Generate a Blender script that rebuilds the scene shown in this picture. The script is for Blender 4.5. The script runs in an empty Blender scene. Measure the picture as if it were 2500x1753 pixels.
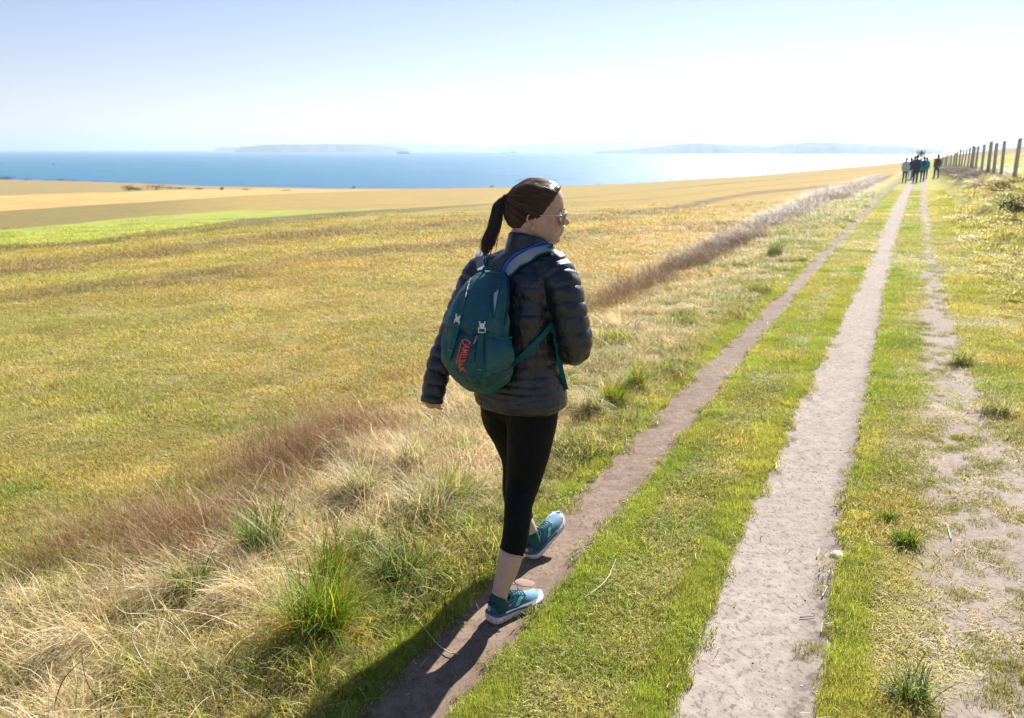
import bpy, math
import numpy as np
from mathutils import Vector, noise as mnoise

rng = np.random.default_rng(7)
R = math.radians
SC = bpy.context.scene
COL = SC.collection

# ------------------------------------------------------------------ camera
CAM_H = 1.66
F_PX = 2000.0                       # focal length in units of a 2500 wide frame
PITCH = math.atan(513.0 / F_PX)
cam_d = bpy.data.cameras.new('camera')
cam_d.sensor_width = 36.0
cam_d.lens = 36.0 * F_PX / 2500.0
cam_d.clip_start = 0.05
cam_d.clip_end = 200000.0
cam_d.dof.use_dof = True
cam_d.dof.focus_distance = 2.95
cam_d.dof.aperture_fstop = 5.0
cam = bpy.data.objects.new('camera', cam_d)
COL.objects.link(cam)
cam.location = (0, 0, CAM_H)
cam.rotation_euler = (math.pi / 2 - PITCH, 0, 0)
SC.camera = cam

# ------------------------------------------------------------------ sky, sun, exposure
SUN_AZ, SUN_EL = 29.0, 37.0         # azimuth clockwise from +Y (the view direction)
world = bpy.data.worlds.new('World')
SC.world = world
world.use_nodes = True
nt = world.node_tree
nt.nodes.clear()
sky = nt.nodes.new('ShaderNodeTexSky')
sky.sky_type = 'NISHITA'
sky.sun_disc = False
sky.sun_elevation = R(SUN_EL)
sky.sun_rotation = R(SUN_AZ)
sky.altitude = 50
sky.air_density = 1.0
sky.dust_density = 0.12
sky.ozone_density = 3.0
bg = nt.nodes.new('ShaderNodeBackground')
bg.inputs['Strength'].default_value = 0.048
out = nt.nodes.new('ShaderNodeOutputWorld')
tintn = nt.nodes.new('ShaderNodeMix'); tintn.data_type = 'RGBA'; tintn.blend_type = 'MULTIPLY'
tintn.inputs[0].default_value = 1.0; tintn.inputs[7].default_value = (1.20, 1.0, 1.05, 1)
nt.links.new(sky.outputs[0], tintn.inputs[6]); nt.links.new(tintn.outputs[2], bg.inputs[0])
nt.links.new(bg.outputs[0], out.inputs[0])

sun_d = bpy.data.lights.new('sun', 'SUN')
sun_d.energy = 5.0
sun_d.angle = R(0.53)
sun_d.color = (1.0, 0.945, 0.87)
sun = bpy.data.objects.new('sun', sun_d)
COL.objects.link(sun)
sdir = Vector((math.sin(R(SUN_AZ)) * math.cos(R(SUN_EL)), math.cos(R(SUN_AZ)) * math.cos(R(SUN_EL)), math.sin(R(SUN_EL))))
sun.rotation_euler = sdir.to_track_quat('Z', 'Y').to_euler()
sun.location = (20, 40, 60)

SC.view_settings.view_transform = 'Standard'
SC.view_settings.look = 'None'
SC.view_settings.exposure = 1.24
SC.view_settings.gamma = 1.0
SC.view_settings.use_curve_mapping = False
SC.render.engine = 'CYCLES'
cy = SC.cycles
cy.use_denoising = True
try:
    cy.denoiser = 'OPENIMAGEDENOISE'
    cy.denoising_input_passes = 'RGB_ALBEDO_NORMAL'
except Exception:
    pass
cy.max_bounces = 8
cy.diffuse_bounces = 3
cy.glossy_bounces = 3
cy.transmission_bounces = 4
cy.transparent_max_bounces = 8
cy.volume_bounces = 0
cy.sample_clamp_indirect = 6.0
cy.use_adaptive_sampling = False

# ------------------------------------------------------------------ small helpers
def tag(o, label=None, cat=None, group=None, kind=None):
    if label: o['label'] = label
    if cat: o['category'] = cat
    if group: o['group'] = group
    if kind: o['kind'] = kind
    return o

def empty(name, loc, label, cat, group=None):
    o = bpy.data.objects.new(name, None)
    o.empty_display_size = 0.1
    COL.objects.link(o)
    o.location = loc
    o['base'] = list(loc)
    return tag(o, label, cat, group)

def new_mesh(name, v, f, mat=None, smooth=True):
    """v (n,3) array, f: list of arrays / array (m,k) / list of tuples"""
    v = np.asarray(v, dtype=np.float32)
    me = bpy.data.meshes.new(name)
    if isinstance(f, np.ndarray):
        f = [f]
    groups = []
    loose = []
    for g in f:
        if isinstance(g, np.ndarray) and g.ndim == 2:
            groups.append(g)
        else:
            loose.append(tuple(int(i) for i in g))
    lens = []
    idx = []
    for g in groups:
        lens.append(np.full(len(g), g.shape[1], dtype=np.int32))
        idx.append(g.astype(np.int32).ravel())
    for g in loose:
        lens.append(np.array([len(g)], dtype=np.int32))
        idx.append(np.array(g, dtype=np.int32))
    lens = np.concatenate(lens)
    idx = np.concatenate(idx)
    me.vertices.add(len(v))
    me.vertices.foreach_set('co', v.ravel())
    me.loops.add(len(idx))
    me.loops.foreach_set('vertex_index', idx)
    me.polygons.add(len(lens))
    starts = np.concatenate([[0], np.cumsum(lens)[:-1]]).astype(np.int32)
    me.polygons.foreach_set('loop_start', starts)
    me.update(calc_edges=True)
    me.polygons.foreach_set('use_smooth', np.full(len(lens), smooth))
    if mat: me.materials.append(mat)
    return me

def part(name, v, f, mat, parent=None, smooth=True, loc=None, label=None):
    """mesh object; v in world space; parent's stored base is subtracted"""
    v = np.asarray(v, dtype=float)
    if parent is not None:
        v = v - np.array(parent['base'])[None, :]
    elif loc is not None:
        v = v - np.array(loc)[None, :]
    me = new_mesh(name, v, f, mat, smooth)
    o = bpy.data.objects.new(name, me)
    COL.objects.link(o)
    if parent is not None:
        o.parent = parent
        o['base'] = list(parent['base'])
    else:
        if loc is not None: o.location = loc
        o['base'] = list(loc) if loc is not None else [0, 0, 0]
    if label: o['label'] = label
    return o

def vattr(me, name, data, kind='FLOAT'):
    a = me.attributes.new(name, kind, 'POINT')
    key = {'FLOAT': 'value', 'FLOAT_COLOR': 'color', 'FLOAT_VECTOR': 'vector', 'INT': 'value'}[kind]
    dt = np.int32 if kind == 'INT' else np.float32
    a.data.foreach_set(key, np.ascontiguousarray(data, dtype=dt).ravel())

def join(parts):
    V, Fs, n = [], [], 0
    for v, f in parts:
        v = np.asarray(v, float)
        V.append(v)
        if isinstance(f, np.ndarray): f = [f]
        for g in f:
            if isinstance(g, np.ndarray) and g.ndim == 2: Fs.append(g + n)
            else: Fs.append(tuple(int(i) + n for i in g))
        n += len(v)
    return np.vstack(V), Fs

def smooth01(a, b, x):
    t = np.clip((x - a) / (b - a), 0, 1)
    return t * t * (3 - 2 * t)

def catmull(P, sub):
    P = np.asarray(P, float)
    n = len(P)
    Q = np.vstack([2 * P[0] - P[1], P, 2 * P[-1] - P[-2]])
    o = []
    for i in range(n - 1):
        p0, p1, p2, p3 = Q[i], Q[i + 1], Q[i + 2], Q[i + 3]
        for k in range(sub):
            t = k / sub
            o.append(0.5 * ((2 * p1) + (-p0 + p2) * t + (2 * p0 - 5 * p1 + 4 * p2 - p3) * t * t + (-p0 + 3 * p1 - 3 * p2 + p3) * t ** 3))
    o.append(P[-1])
    return np.array(o)

def grid_faces(nr, nc, wrap=True):
    r = np.arange(nr - 1)[:, None]
    c = np.arange(nc if wrap else nc - 1)[None, :]
    c2 = (c + 1) % nc
    a = r * nc + c; b = r * nc + c2; d = (r + 1) * nc + c; e = (r + 1) * nc + c2
    return np.stack([a, b, e, d], -1).reshape(-1, 4)

def loft(rings, caps=True):
    rings = np.asarray(rings)
    nr, nc, _ = rings.shape
    F = [grid_faces(nr, nc)]
    if caps:
        F.append(tuple(range(nc))[::-1])
        F.append(tuple((nr - 1) * nc + i for i in range(nc)))
    return rings.reshape(-1, 3), F

def tube(P, rad, n=16, sub=6, ref=None, round_caps=False):
    """P (k,3), rad (k,) or (k,2) radii along ref-ish / perpendicular."""
    P = np.asarray(P, float)
    rad = np.asarray(rad, float)
    if rad.ndim == 0: rad = np.full(len(P), float(rad))
    if rad.ndim == 1: rad = np.stack([rad, rad], 1)
    C = catmull(np.hstack([P, rad]), sub) if sub > 1 else np.hstack([P, rad])
    P, rad = C[:, :3], np.maximum(C[:, 3:], 1e-5)
    T = np.gradient(P, axis=0)
    T /= np.linalg.norm(T, axis=1)[:, None] + 1e-12
    a = np.array(ref, float) if ref is not None else np.array([0.31, 0.17, 0.93])
    if ref is None and abs(T[0] @ a) > 0.9: a = np.array([1.0, 0.2, 0])
    th = np.linspace(0, 2 * np.pi, n, endpoint=False)
    rings = []
    for i in range(len(P)):
        u = a - T[i] * (a @ T[i]); u /= np.linalg.norm(u) + 1e-12
        if ref is None: a = u
        w = np.cross(T[i], u)
        rings.append(P[i] + np.cos(th)[:, None] * u * rad[i, 0] + np.sin(th)[:, None] * w * rad[i, 1])
    if round_caps:
        pre, post = [], []
        for s_, c_ in ((0.95, 0.32), (0.75, 0.66), (0.4, 0.92)):
            pre.append(P[0] - T[0] * rad[0].mean() * s_ + (rings[0] - P[0]) * c_)
            post.append(P[-1] + T[-1] * rad[-1].mean() * s_ + (rings[-1] - P[-1]) * c_)
        rings = pre + rings + post[::-1]
    return loft(np.array(rings))

def ellipsoid(c, r, n=16, m=10, rot=None):
    ph = np.linspace(0, np.pi, m + 1)[1:-1]
    th = np.linspace(0, 2 * np.pi, n, endpoint=False)
    rings = np.array([[[np.sin(p) * np.cos(t), np.sin(p) * np.sin(t), -np.cos(p)] for t in th] for p in ph]).reshape(-1, 3)
    V = np.vstack([rings, [[0, 0, -1], [0, 0, 1]]]) * np.asarray(r)
    if rot is not None: V = V @ np.asarray(rot).T
    V = V + np.asarray(c)
    k = len(rings)
    tri = []
    for i in range(n):
        tri.append((k, (i + 1) % n, i))
        tri.append((k + 1, (m - 2) * n + i, (m - 2) * n + (i + 1) % n))
    return V, [grid_faces(m - 1, n), np.array(tri)]

def box(c, s, rot=None):
    s = np.asarray(s) / 2
    V = np.array([[x, y, z] for x in (-1, 1) for y in (-1, 1) for z in (-1, 1)], float) * s
    if rot is not None: V = V @ np.asarray(rot).T
    F = np.array([[0, 1, 3, 2], [4, 6, 7, 5], [0, 4, 5, 1], [2, 3, 7, 6], [0, 2, 6, 4], [1, 5, 7, 3]])
    return V + np.asarray(c), F

def remesh(v, f, voxel, iters=2):
    me = new_mesh('tmp', v, f)
    o = bpy.data.objects.new('tmp', me)
    COL.objects.link(o)
    m = o.modifiers.new('r', 'REMESH')
    m.mode = 'VOXEL'; m.voxel_size = voxel
    dg = bpy.context.evaluated_depsgraph_get()
    dg.update()
    ev = o.evaluated_get(dg)
    m2 = bpy.data.meshes.new_from_object(ev)
    n = len(m2.vertices)
    V = np.empty(n * 3, np.float32); m2.vertices.foreach_get('co', V); V = V.reshape(-1, 3).astype(float)
    nl = len(m2.loops); L = np.empty(nl, np.int32); m2.loops.foreach_get('vertex_index', L)
    np_ = len(m2.polygons); LT = np.empty(np_, np.int32); m2.polygons.foreach_get('loop_total', LT)
    LS = np.empty(np_, np.int32); m2.polygons.foreach_get('loop_start', LS)
    Fs = []
    for k in (3, 4):
        sel = LS[LT == k]
        if len(sel): Fs.append(L[sel[:, None] + np.arange(k)])
    bpy.data.objects.remove(o); bpy.data.meshes.remove(me); bpy.data.meshes.remove(m2)
    V = lap(V, Fs, iters)
    return V, Fs

def lap(V, Fs, iters, lam=0.5):
    E = []
    for g in Fs:
        k = g.shape[1]
        for i in range(k): E.append(np.stack([g[:, i], g[:, (i + 1) % k]], 1))
    E = np.vstack(E); E = np.vstack([E, E[:, ::-1]])
    n = len(V); cnt = np.bincount(E[:, 0], minlength=n)[:, None].clip(1)
    for _ in range(iters):
        S = np.stack([np.bincount(E[:, 0], weights=V[E[:, 1], j], minlength=n) for j in range(3)], 1)
        V = V + lam * (S / cnt - V)
    return V

def vnormals(V, Fs):
    N = np.zeros_like(V)
    for g in Fs:
        a, b, c = V[g[:, 0]], V[g[:, 1]], V[g[:, 2]]
        n = np.cross(b - a, c - a)
        for i in range(g.shape[1]):
            for j in range(3): N[:, j] += np.bincount(g[:, i], weights=n[:, j], minlength=len(V))
    return N / (np.linalg.norm(N, axis=1)[:, None] + 1e-12)

def noise3(V, scale, seed=0.0):
    return np.array([mnoise.noise(Vector((x * scale + seed, y * scale - seed, z * scale + 2 * seed))) for x, y, z in V])

_lat = rng.standard_normal((256, 256))
def vnoise(x, y):
    """fast tiled value noise, about -1..1"""
    xi = np.floor(x).astype(int); yi = np.floor(y).astype(int)
    fx = x - xi; fy = y - yi
    fx = fx * fx * (3 - 2 * fx); fy = fy * fy * (3 - 2 * fy)
    g = lambda a, b: _lat[a % 256, b % 256]
    return ((g(xi, yi) * (1 - fx) + g(xi + 1, yi) * fx) * (1 - fy) + (g(xi, yi + 1) * (1 - fx) + g(xi + 1, yi + 1) * fx) * fy) * 0.6

# ------------------------------------------------------------------ materials
def mat(name, color=(0.5, 0.5, 0.5), rough=0.8, spec=0.5, metal=0.0, sheen=0.0):
    m = bpy.data.materials.new(name)
    m.use_nodes = True
    b = m.node_tree.nodes['Principled BSDF']
    b.inputs['Base Color'].default_value = (*color, 1)
    b.inputs['Roughness'].default_value = rough
    b.inputs['Specular IOR Level'].default_value = spec
    b.inputs['Metallic'].default_value = metal
    if sheen:
        b.inputs['Sheen Weight'].default_value = sheen
    return m

class NB:
    """tiny node builder"""
    def __init__(s, m):
        s.t = m.node_tree; s.n = s.t.nodes; s.l = s.t.links
        s.b = s.n.get('Principled BSDF'); s.out = s.n.get('Material Output')
    def _in(s, sock, v):
        if v is None: return
        if isinstance(v, bpy.types.NodeSocket): s.l.new(v, sock)
        else: sock.default_value = v
    def node(s, typ, props=None, **ins):
        nd = s.n.new(typ)
        for k, v in (props or {}).items(): setattr(nd, k, v)
        for k, v in ins.items(): s._in(nd.inputs[k.replace('_', ' ')], v)
        return nd
    def attr(s, name, typ='GEOMETRY', out='Fac'):
        return s.node('ShaderNodeAttribute', {'attribute_name': name, 'attribute_type': typ}).outputs[out]
    def math(s, op, a, b=None, c=None, clamp=False):
        nd = s.n.new('ShaderNodeMath'); nd.operation = op; nd.use_clamp = clamp
        s._in(nd.inputs[0], a); s._in(nd.inputs[1], b); s._in(nd.inputs[2], c)
        return nd.outputs[0]
    def noise(s, vec, scale, detail=3, rough=0.5, dist=0.0):
        nd = s.n.new('ShaderNodeTexNoise')
        s._in(nd.inputs['Vector'], vec); nd.inputs['Scale'].default_value = scale
        nd.inputs['Detail'].default_value = detail; nd.inputs['Roughness'].default_value = rough
        nd.inputs['Distortion'].default_value = dist
        return nd.outputs['Fac']
    def mapr(s, v, a, b, c=0.0, d=1.0, smooth=False):
        nd = s.n.new('ShaderNodeMapRange'); nd.clamp = True
        if smooth: nd.interpolation_type = 'SMOOTHSTEP'
        s._in(nd.inputs[0], v)
        for i, x in enumerate((a, b, c, d)): s._in(nd.inputs[i + 1], x)
        return nd.outputs[0]
    def mix(s, f, a, b, blend='MIX'):
        nd = s.n.new('ShaderNodeMix'); nd.data_type = 'RGBA'; nd.blend_type = blend
        s._in(nd.inputs[0], f); s._in(nd.inputs[6], a); s._in(nd.inputs[7], b)
        return nd.outputs[2]
    def vecmul(s, v, k):
        nd = s.n.new('ShaderNodeVectorMath'); nd.operation = 'MULTIPLY'
        s._in(nd.inputs[0], v); nd.inputs[1].default_value = k
        return nd.outputs[0]
    def pos(s):
        return s.node('ShaderNodeNewGeometry').outputs['Position']
    def obj(s):
        return s.node('ShaderNodeTexCoord').outputs['Object']
    def bump(s, h, strength, dist):
        nd = s.n.new('ShaderNodeBump'); nd.inputs['Strength'].default_value = strength
        nd.inputs['Distance'].default_value = dist
        s._in(nd.inputs['Height'], h)
        return nd.outputs[0]

def C(r, g, b): return (r, g, b, 1.0)
def srgb(r, g, b):
    f = lambda c: (c / 255 / 12.92) if c / 255 <= 0.04045 else ((c / 255 + 0.055) / 1.055) ** 2.4
    return (f(r), f(g), f(b))

# ------------------------------------------------------------------ the lie of the land
# track coordinates: s metres along the lane, d metres across it (right positive)
PHI = R(25.5)
CP_, SP_ = math.cos(PHI), math.sin(PHI)
def to_sd(x, y):
    s = x * SP_ + y * CP_
    d = x * CP_ - y * SP_
    return s, d - 0.62 * smooth01(8, 110, s)
def from_sd(s, d):
    d = d + 0.62 * smooth01(8, 110, np.asarray(s, float))
    return s * SP_ + d * CP_, s * CP_ - d * SP_

_AZ = np.radians([-180, -90, -50, -31.4, -26.8, -20.2, -12, -7, 0.06, 7.6, 16.4, 22.5, 24.9, 31, 50, 90, 180])
_DE = np.array([0.0, .005, .020, .0305, .034, .0407, .0453, .0459, .0448, .0406, .0297, .0189, .0143, .0120, .01, .0, .0])
EDGE_R = 620.0
def ground_z(x, y, fine=True):
    x = np.asarray(x, float); y = np.asarray(y, float)
    r = np.hypot(x, y) + 1e-9; az = np.arctan2(x, y)
    pl = .03 * x - .0223 * y
    far = -r * (np.interp(az, _AZ, _DE) - 1.66 / 560)
    t = np.clip(np.log(r / 25) / np.log(8), 0, 1); t = t * t * (3 - 2 * t)
    z = pl * (1 - t) + far * t
    s, d = to_sd(x, y)
    # bank and hillside on the right of the lane
    bh = 0.74 * smooth01(1.0, 2.7, d) * smooth01(-3, 14, s) + 0.16 * smooth01(1.0, 2.7, d)
    bh = bh * (1 - 0.35 * smooth01(60, 140, s))
    dd = np.clip(d - 2.7, 0, None)
    bh = bh + 0.215 * np.where(dd < 55, dd - dd ** 2 / 110 * 0.9, 27.75) * smooth01(10, 60, s)
    z = z + bh
    # tussocky verge between lane and field
    vg = smooth01(-3.5, -2.7, d) * (1 - smooth01(-1.75, -1.45, d)) * (1 - smooth01(30, 60, s))
    z = z + vg * (0.035 + 0.035 * vnoise(x * 2.2 + 5, y * 2.2) + 0.018 * vnoise(x * 5.5, y * 5.5 + 9))
    if fine:
        m = 1 - smooth01(18, 30, r)
        ru = lambda c, w: np.exp(-((d - c) / w) ** 4)
        z = z - m * (0.022 * ru(-1.25, .17) + 0.03 * ru(-.32, .24) + 0.008 * ru(.4, .2))
        z = z + m * (0.006 - .004 * (np.exp(-((d + .32) / .3) ** 4) + np.exp(-((d + 1.25) / .2) ** 4))) * vnoise(x * 7, y * 7)
        z = z + m * 0.014 * vnoise(x * 1.4 + 40, y * 1.4 + 11) * (1 - 0.6 * smooth01(-1.7, -1.3, d) * (1 - smooth01(1, 1.6, d)))
        bk = smooth01(1.0, 1.8, d) * m
        z = z + bk * 0.03 * vnoise(x * 2.7, y * 2.7 + 31)
    return z

CP, SPn = math.cos(PITCH), math.sin(PITCH)
def ray(px, py):
    u = (px - 1250.0) / F_PX; v = (876.5 - py) / F_PX
    return np.array([u, CP + SPn * v, -SPn + CP * v])
def at_y(px, py, Y):
    r = ray(px, py)
    return np.array([0, 0, CAM_H]) + r * (Y / r[1])
def hit(px, py, dz=0.0):
    r = ray(px, py); t = 0.5
    fz = lambda t: CAM_H + r[2] * t - float(ground_z(r[0] * t, r[1] * t)) - dz
    while t < 3000:
        if fz(t) < 0:
            lo, hi = t / 1.02, t
            for _ in range(25):
                m_ = (lo + hi) / 2
                if fz(m_) < 0: hi = m_
                else: lo = m_
            return np.array([r[0] * t, r[1] * t, float(ground_z(r[0] * t, r[1] * t)) + dz])
        t *= 1.02
    return None

# field boundaries: distance from the gate (origin) against azimuth
def pol(az_r): 
    a = np.array(az_r); return np.radians(a[:, 0]), np.log(a[:, 1])
B1 = pol([(-60, 70), (-31.5, 97), (-28.6, 109), (-25.1, 128), (-22.6, 184), (-15, 520), (0, 2000), (60, 2000)])
B2 = pol([(-60, 45), (-31.7, 56.5), (-27.9, 61.1), (-23.9, 70.1), (-19.7, 92.1), (-13.3, 219), (-5, 560), (60, 2000)])
B3 = pol([(-60, 33), (-31.8, 35.4), (-28, 37.7), (-24, 42), (-18, 46.4), (-12.5, 42.1), (-7, 41.3), (0, 46), (60, 47)])
B4 = pol([(-60, 26), (-31.9, 26), (-28.2, 26), (-25, 28.1), (-21.6, 30.9), (-18, 35.6), (-12.5, 38.3), (-7, 41.3), (-1.5, 45), (6, 60), (14, 180), (60, 600)])
B5 = pol([(-60, 24), (-32, 23.9), (-27.4, 24.2), (-24.2, 26), (-19.9, 27.6), (-12.5, 32.1), (-7, 36), (-1.5, 43), (6, 58), (14, 178), (60, 600)])
S1 = pol([(-60, 20), (-32.1, 19.2), (-28.3, 19.3), (-24.3, 20.3), (-19.9, 22), (-12.6, 24.1), (-4.2, 26), (4.2, 27.1), (6.8, 27.9), (10.3, 30.6), (12.2, 35.3), (16.4, 52.5), (60, 400)])
S2 = pol([(-60, 13), (-25.3, 14.4), (-20.1, 14.9), (-15.5, 16.3), (-12.7, 17.3), (-4.3, 18.6), (4, 20), (60, 40)])
S3 = pol([(-60, 50), (-2, 50), (3.7, 65), (10.7, 107), (15.1, 184), (60, 800)])

def ground_color(x, y):
    """albedo of the vegetation cover"""
    r = np.hypot(x, y) + 1e-6; az = np.arctan2(x, y); lr = np.log(r)
    g = lambda B: np.interp(az, B[0], B[1])
    n1 = vnoise(x * .9, y * .9); n2 = vnoise(x * .23 + 7, y * .23); n3 = vnoise(x * 3.1, y * 3.1 + 3)
    lr_ = lr + 0.010 * n2 + .004 * n1
    def mixc(A, B, t): return A * (1 - t[:, None]) + B * t[:, None]
    gold = np.array([.385, .275, .088]); green = np.array([.265, .27, .066]); brown = np.array([.20, .135, .07])
    near_green = smooth01(34, 4, r) * smooth01(-.15, -.5, az) * .45 + .38 + .2 * smooth01(9, 3.5, r)
    col = mixc(np.tile(gold, (len(x), 1)), np.tile(green, (len(x), 1)), np.clip(near_green + .30 * n1 * smooth01(60, 15, r) + .12 * n3 * smooth01(30, 10, r) + .12 * n2, 0, 1))
    orange = smooth01(-.05, .25, az) * smooth01(5, 12, r)
    col = mixc(col, np.tile([.43, .27, .05], (len(x), 1)), .55 * orange)
    def band(col, B, w, c, a, wob=.0):
        dlt = (lr_ - g(B)) / w
        k = np.exp(-(dlt * dlt) ** 1.5) * a * np.clip(.75 + .5 * n1, 0.2, 1)
        return mixc(col, np.tile(c, (len(x), 1)), k)
    # plough-line streaks that converge on the far end of the field
    st = vnoise(lr * 46 + .7 * n2 - az * 9, az * 3.0)
    col = col * (1 + .13 * st * smooth01(5, 14, r))[:, None]
    brown = np.array([.175, .115, .065]); col = band(col, S1, .085, brown, 1.15); col = band(col, S2, .075, brown, .85); col = band(col, S3, .12, brown, .85); col = band(col, (S1[0], S1[1] + .42), .05, brown, .4)
    e = .004
    past = lambda B: smooth01(-e, e, lr_ - g(B))
    col = mixc(col, np.tile([.165, .15, .05], (len(x), 1)), past(B5))
    k4 = past(B4)
    col = mixc(col, np.array([.35, .405, .075])[None] * (1 + .05 * n1)[:, None], k4)
    olive = np.array([.245, .20, .072])[None] * np.ones((len(x), 1)); tan = np.array([.43, .30, .10])[None] * np.ones((len(x), 1))
    tt = smooth01(-.45, -.28, az) * .8
    col = mixc(col, mixc(olive, tan, tt), past(B3) * (az < .02))
    col = mixc(col, np.tile([.37, .265, .08], (len(x), 1)), past(B4) * (az >= .02))
    col = mixc(col, np.tile([.60, .39, .15], (len(x), 1)), past(B2) * (az < 0.02))
    col = mixc(col, np.tile([.33, .26, .12], (len(x), 1)), past(B1))
    col = mixc(col, np.tile([.36, .24, .13], (len(x), 1)), smooth01(EDGE_R * .62, EDGE_R * .8, r) * (az < .15))
    col = col * np.where(r[:, None] > 1, (1 - .15 * smooth01(14, 34, r))[:, None], 1)
    s, d = to_sd(x, y)
    # lane verge and centre strips
    lane = smooth01(-2.9, -2.2, d)
    vc = mixc(np.tile([.42, .335, .14], (len(x), 1)), np.tile([.25, .25, .05], (len(x), 1)), np.clip(.35 + .5 * n1 + .35 * smooth01(-2.0, -1.5, d), 0, 1))
    col = mixc(col, vc, lane)
    strip = smooth01(-1.75, -1.5, d)
    gc = mixc(np.tile([.205, .275, .030], (len(x), 1)), np.tile([.36, .31, .08], (len(x), 1)), np.clip(.36 + .45 * n1 + .3 * n3 + .25 * smooth01(0, .6, d), 0, 1))
    col = mixc(col, gc, strip)
    bank = smooth01(1.5, 2.4, d) * smooth01(5, 14, s)
    col = mixc(col, np.tile([.36, .27, .10], (len(x), 1)), bank * np.clip(.55 + .5 * n1, 0, 1))
    fc = smooth01(2.7, 3.2, d)
    hillc = mixc(np.tile([.33, .32, .06], (len(x), 1)), np.tile([.27, .20, .11], (len(x), 1)), smooth01(7, 12, d))
    col = mixc(col, hillc, fc)
    return np.clip(col * (1 + .06 * n3 + .05 * n2)[:, None], .01, .9)

# ground sheet: fine near the lane, coarse far away
az_f = np.radians(np.concatenate([np.linspace(-180, -44, 90), np.linspace(-43, 43, 760), np.linspace(44, 180, 90)]))
rr = np.concatenate([[0.0], np.geomspace(0.35, 2.0, 60), np.geomspace(2.0, EDGE_R, 560)[1:], EDGE_R * 1.02 * np.ones(1), EDGE_R * 1.35 * np.ones(1)])
RR, AA = np.meshgrid(rr, az_f, indexing='ij')
GX = RR * np.sin(AA); GY = RR * np.cos(AA)
GZ = ground_z(GX, GY)
GX[-2] *= 1.0; GZ[-2] = GZ[-3] - 4.0; GZ[-1] = -63.0
gv = np.stack([GX, GY, GZ], -1).reshape(-1, 3)
gf = grid_faces(len(rr), len(az_f), wrap=False)[:, ::-1].copy()
m_ground = mat('ground_cover', rough=0.95, spec=0.15)
gme = new_mesh('ground', gv, gf, m_ground)
gs_, gd_ = to_sd(gv[:, 0], gv[:, 1])
vattr(gme, 'track', np.stack([gs_, gd_, 0 * gs_], 1), 'FLOAT_VECTOR')
gcol = ground_color(gv[:, 0], gv[:, 1])
vattr(gme, 'cover', np.hstack([gcol, np.ones((len(gcol), 1))]), 'FLOAT_COLOR')
ground = bpy.data.objects.new('ground', gme); COL.objects.link(ground); tag(ground, kind='structure')

nb = NB(m_ground)
P = nb.pos()
tr = nb.attr('track', out='Vector')
sep = nb.node('ShaderNodeSeparateXYZ', None, Vector=tr)
S_, D_ = sep.outputs[0], sep.outputs[1]
n_edge = nb.noise(P, 5.0, 4, .62)
n_edge2 = nb.noise(P, 26.0, 3, .6)
wob = nb.math('ADD', nb.math('MULTIPLY', nb.math('SUBTRACT', n_edge, .5), .10), nb.math('MULTIPLY', nb.math('SUBTRACT', n_edge2, .5), .06))
Dn = nb.math('ADD', D_, wob)
def rut(c, w, soft=.03):
    dist = nb.math('ABSOLUTE', nb.math('SUBTRACT', Dn, c))
    return nb.mapr(dist, w - soft, w + soft, 1.0, 0.0, True)
r1 = rut(-1.255, .155)
Dn0 = Dn; Dn = nb.math('SUBTRACT', Dn, nb.mapr(S_, 2.1, 3.6, .045, 0.0)); r2 = rut(-.325, .222); Dn = Dn0
wide = nb.mapr(S_, 2.2, 7.5, .42, .19)
dist3 = nb.math('ABSOLUTE', nb.math('SUBTRACT', Dn, nb.math('ADD', .24, nb.math('MULTIPLY', wide, .85))))
r3 = nb.mapr(nb.math('SUBTRACT', dist3, wide), -.09, .05, 1.0, 0.0, True)
patch = nb.noise(nb.vecmul(P, (1.0, 1.0, 1.0)), 9.0, 4, .65)
r3 = nb.math('MULTIPLY', r3, nb.mapr(patch, .24, .36, 0.35, 1.0, True))
dirt = nb.math('MAXIMUM', nb.math('MAXIMUM', r1, r2), r3)
# soil
sn1 = nb.noise(P, 2.3, 5, .6); sn2 = nb.noise(P, 17.0, 5, .65); sn3 = nb.noise(P, 110.0, 3, .6)
soil = nb.mix(nb.mapr(sn1, .3, .7), C(.225, .175, .140), C(.30, .245, .20))
soil = nb.mix(nb.mapr(sn2, .36, .60, .55, 0.0), soil, C(.115, .08, .062))
soil = nb.mix(nb.mapr(sn3, .58, .78, 0.0, .35), soil, C(.50, .43, .37))
pale = nb.mix(nb.mapr(D_, -.8, -.6), soil, nb.mix(nb.mapr(sn2, .3, .6), C(.265, .232, .205), C(.375, .335, .30)))
soil = nb.mix(.72, soil, pale)
soil = nb.mix(nb.mapr(D_, .05, .15, 0, .45), soil, C(.24, .19, .145))
sp1 = nb.noise(nb.vecmul(P, (1, .6, 1)), 58.0, 4, .7); sp2 = nb.noise(P, 210.0, 2, .6)
big = nb.noise(nb.vecmul(P, (1.0, 1.0, 1.0)), .9, 4, .6)
soil = nb.mix(nb.mapr(big, .35, .65, .0, .30), soil, C(.20, .155, .125))
soil = nb.mix(nb.mapr(sp1, .53, .62, 0.0, .62), soil, C(.10, .075, .06))
soil = nb.mix(nb.mapr(sp2, .66, .74, 0.0, .5), soil, C(.60, .55, .50))
soil = nb.mix(1.0, soil, C(1.12, 1.11, 1.10), 'MULTIPLY')
soil = nb.mix(nb.math('MULTIPLY', nb.mapr(D_, -.9, -.7, 1.0, 0.0), nb.mapr(S_, 3.0, 12.0, 1.0, .35)), soil, nb.mix(1.0, soil, C(.84, .79, .75), 'MULTIPLY'))
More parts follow.
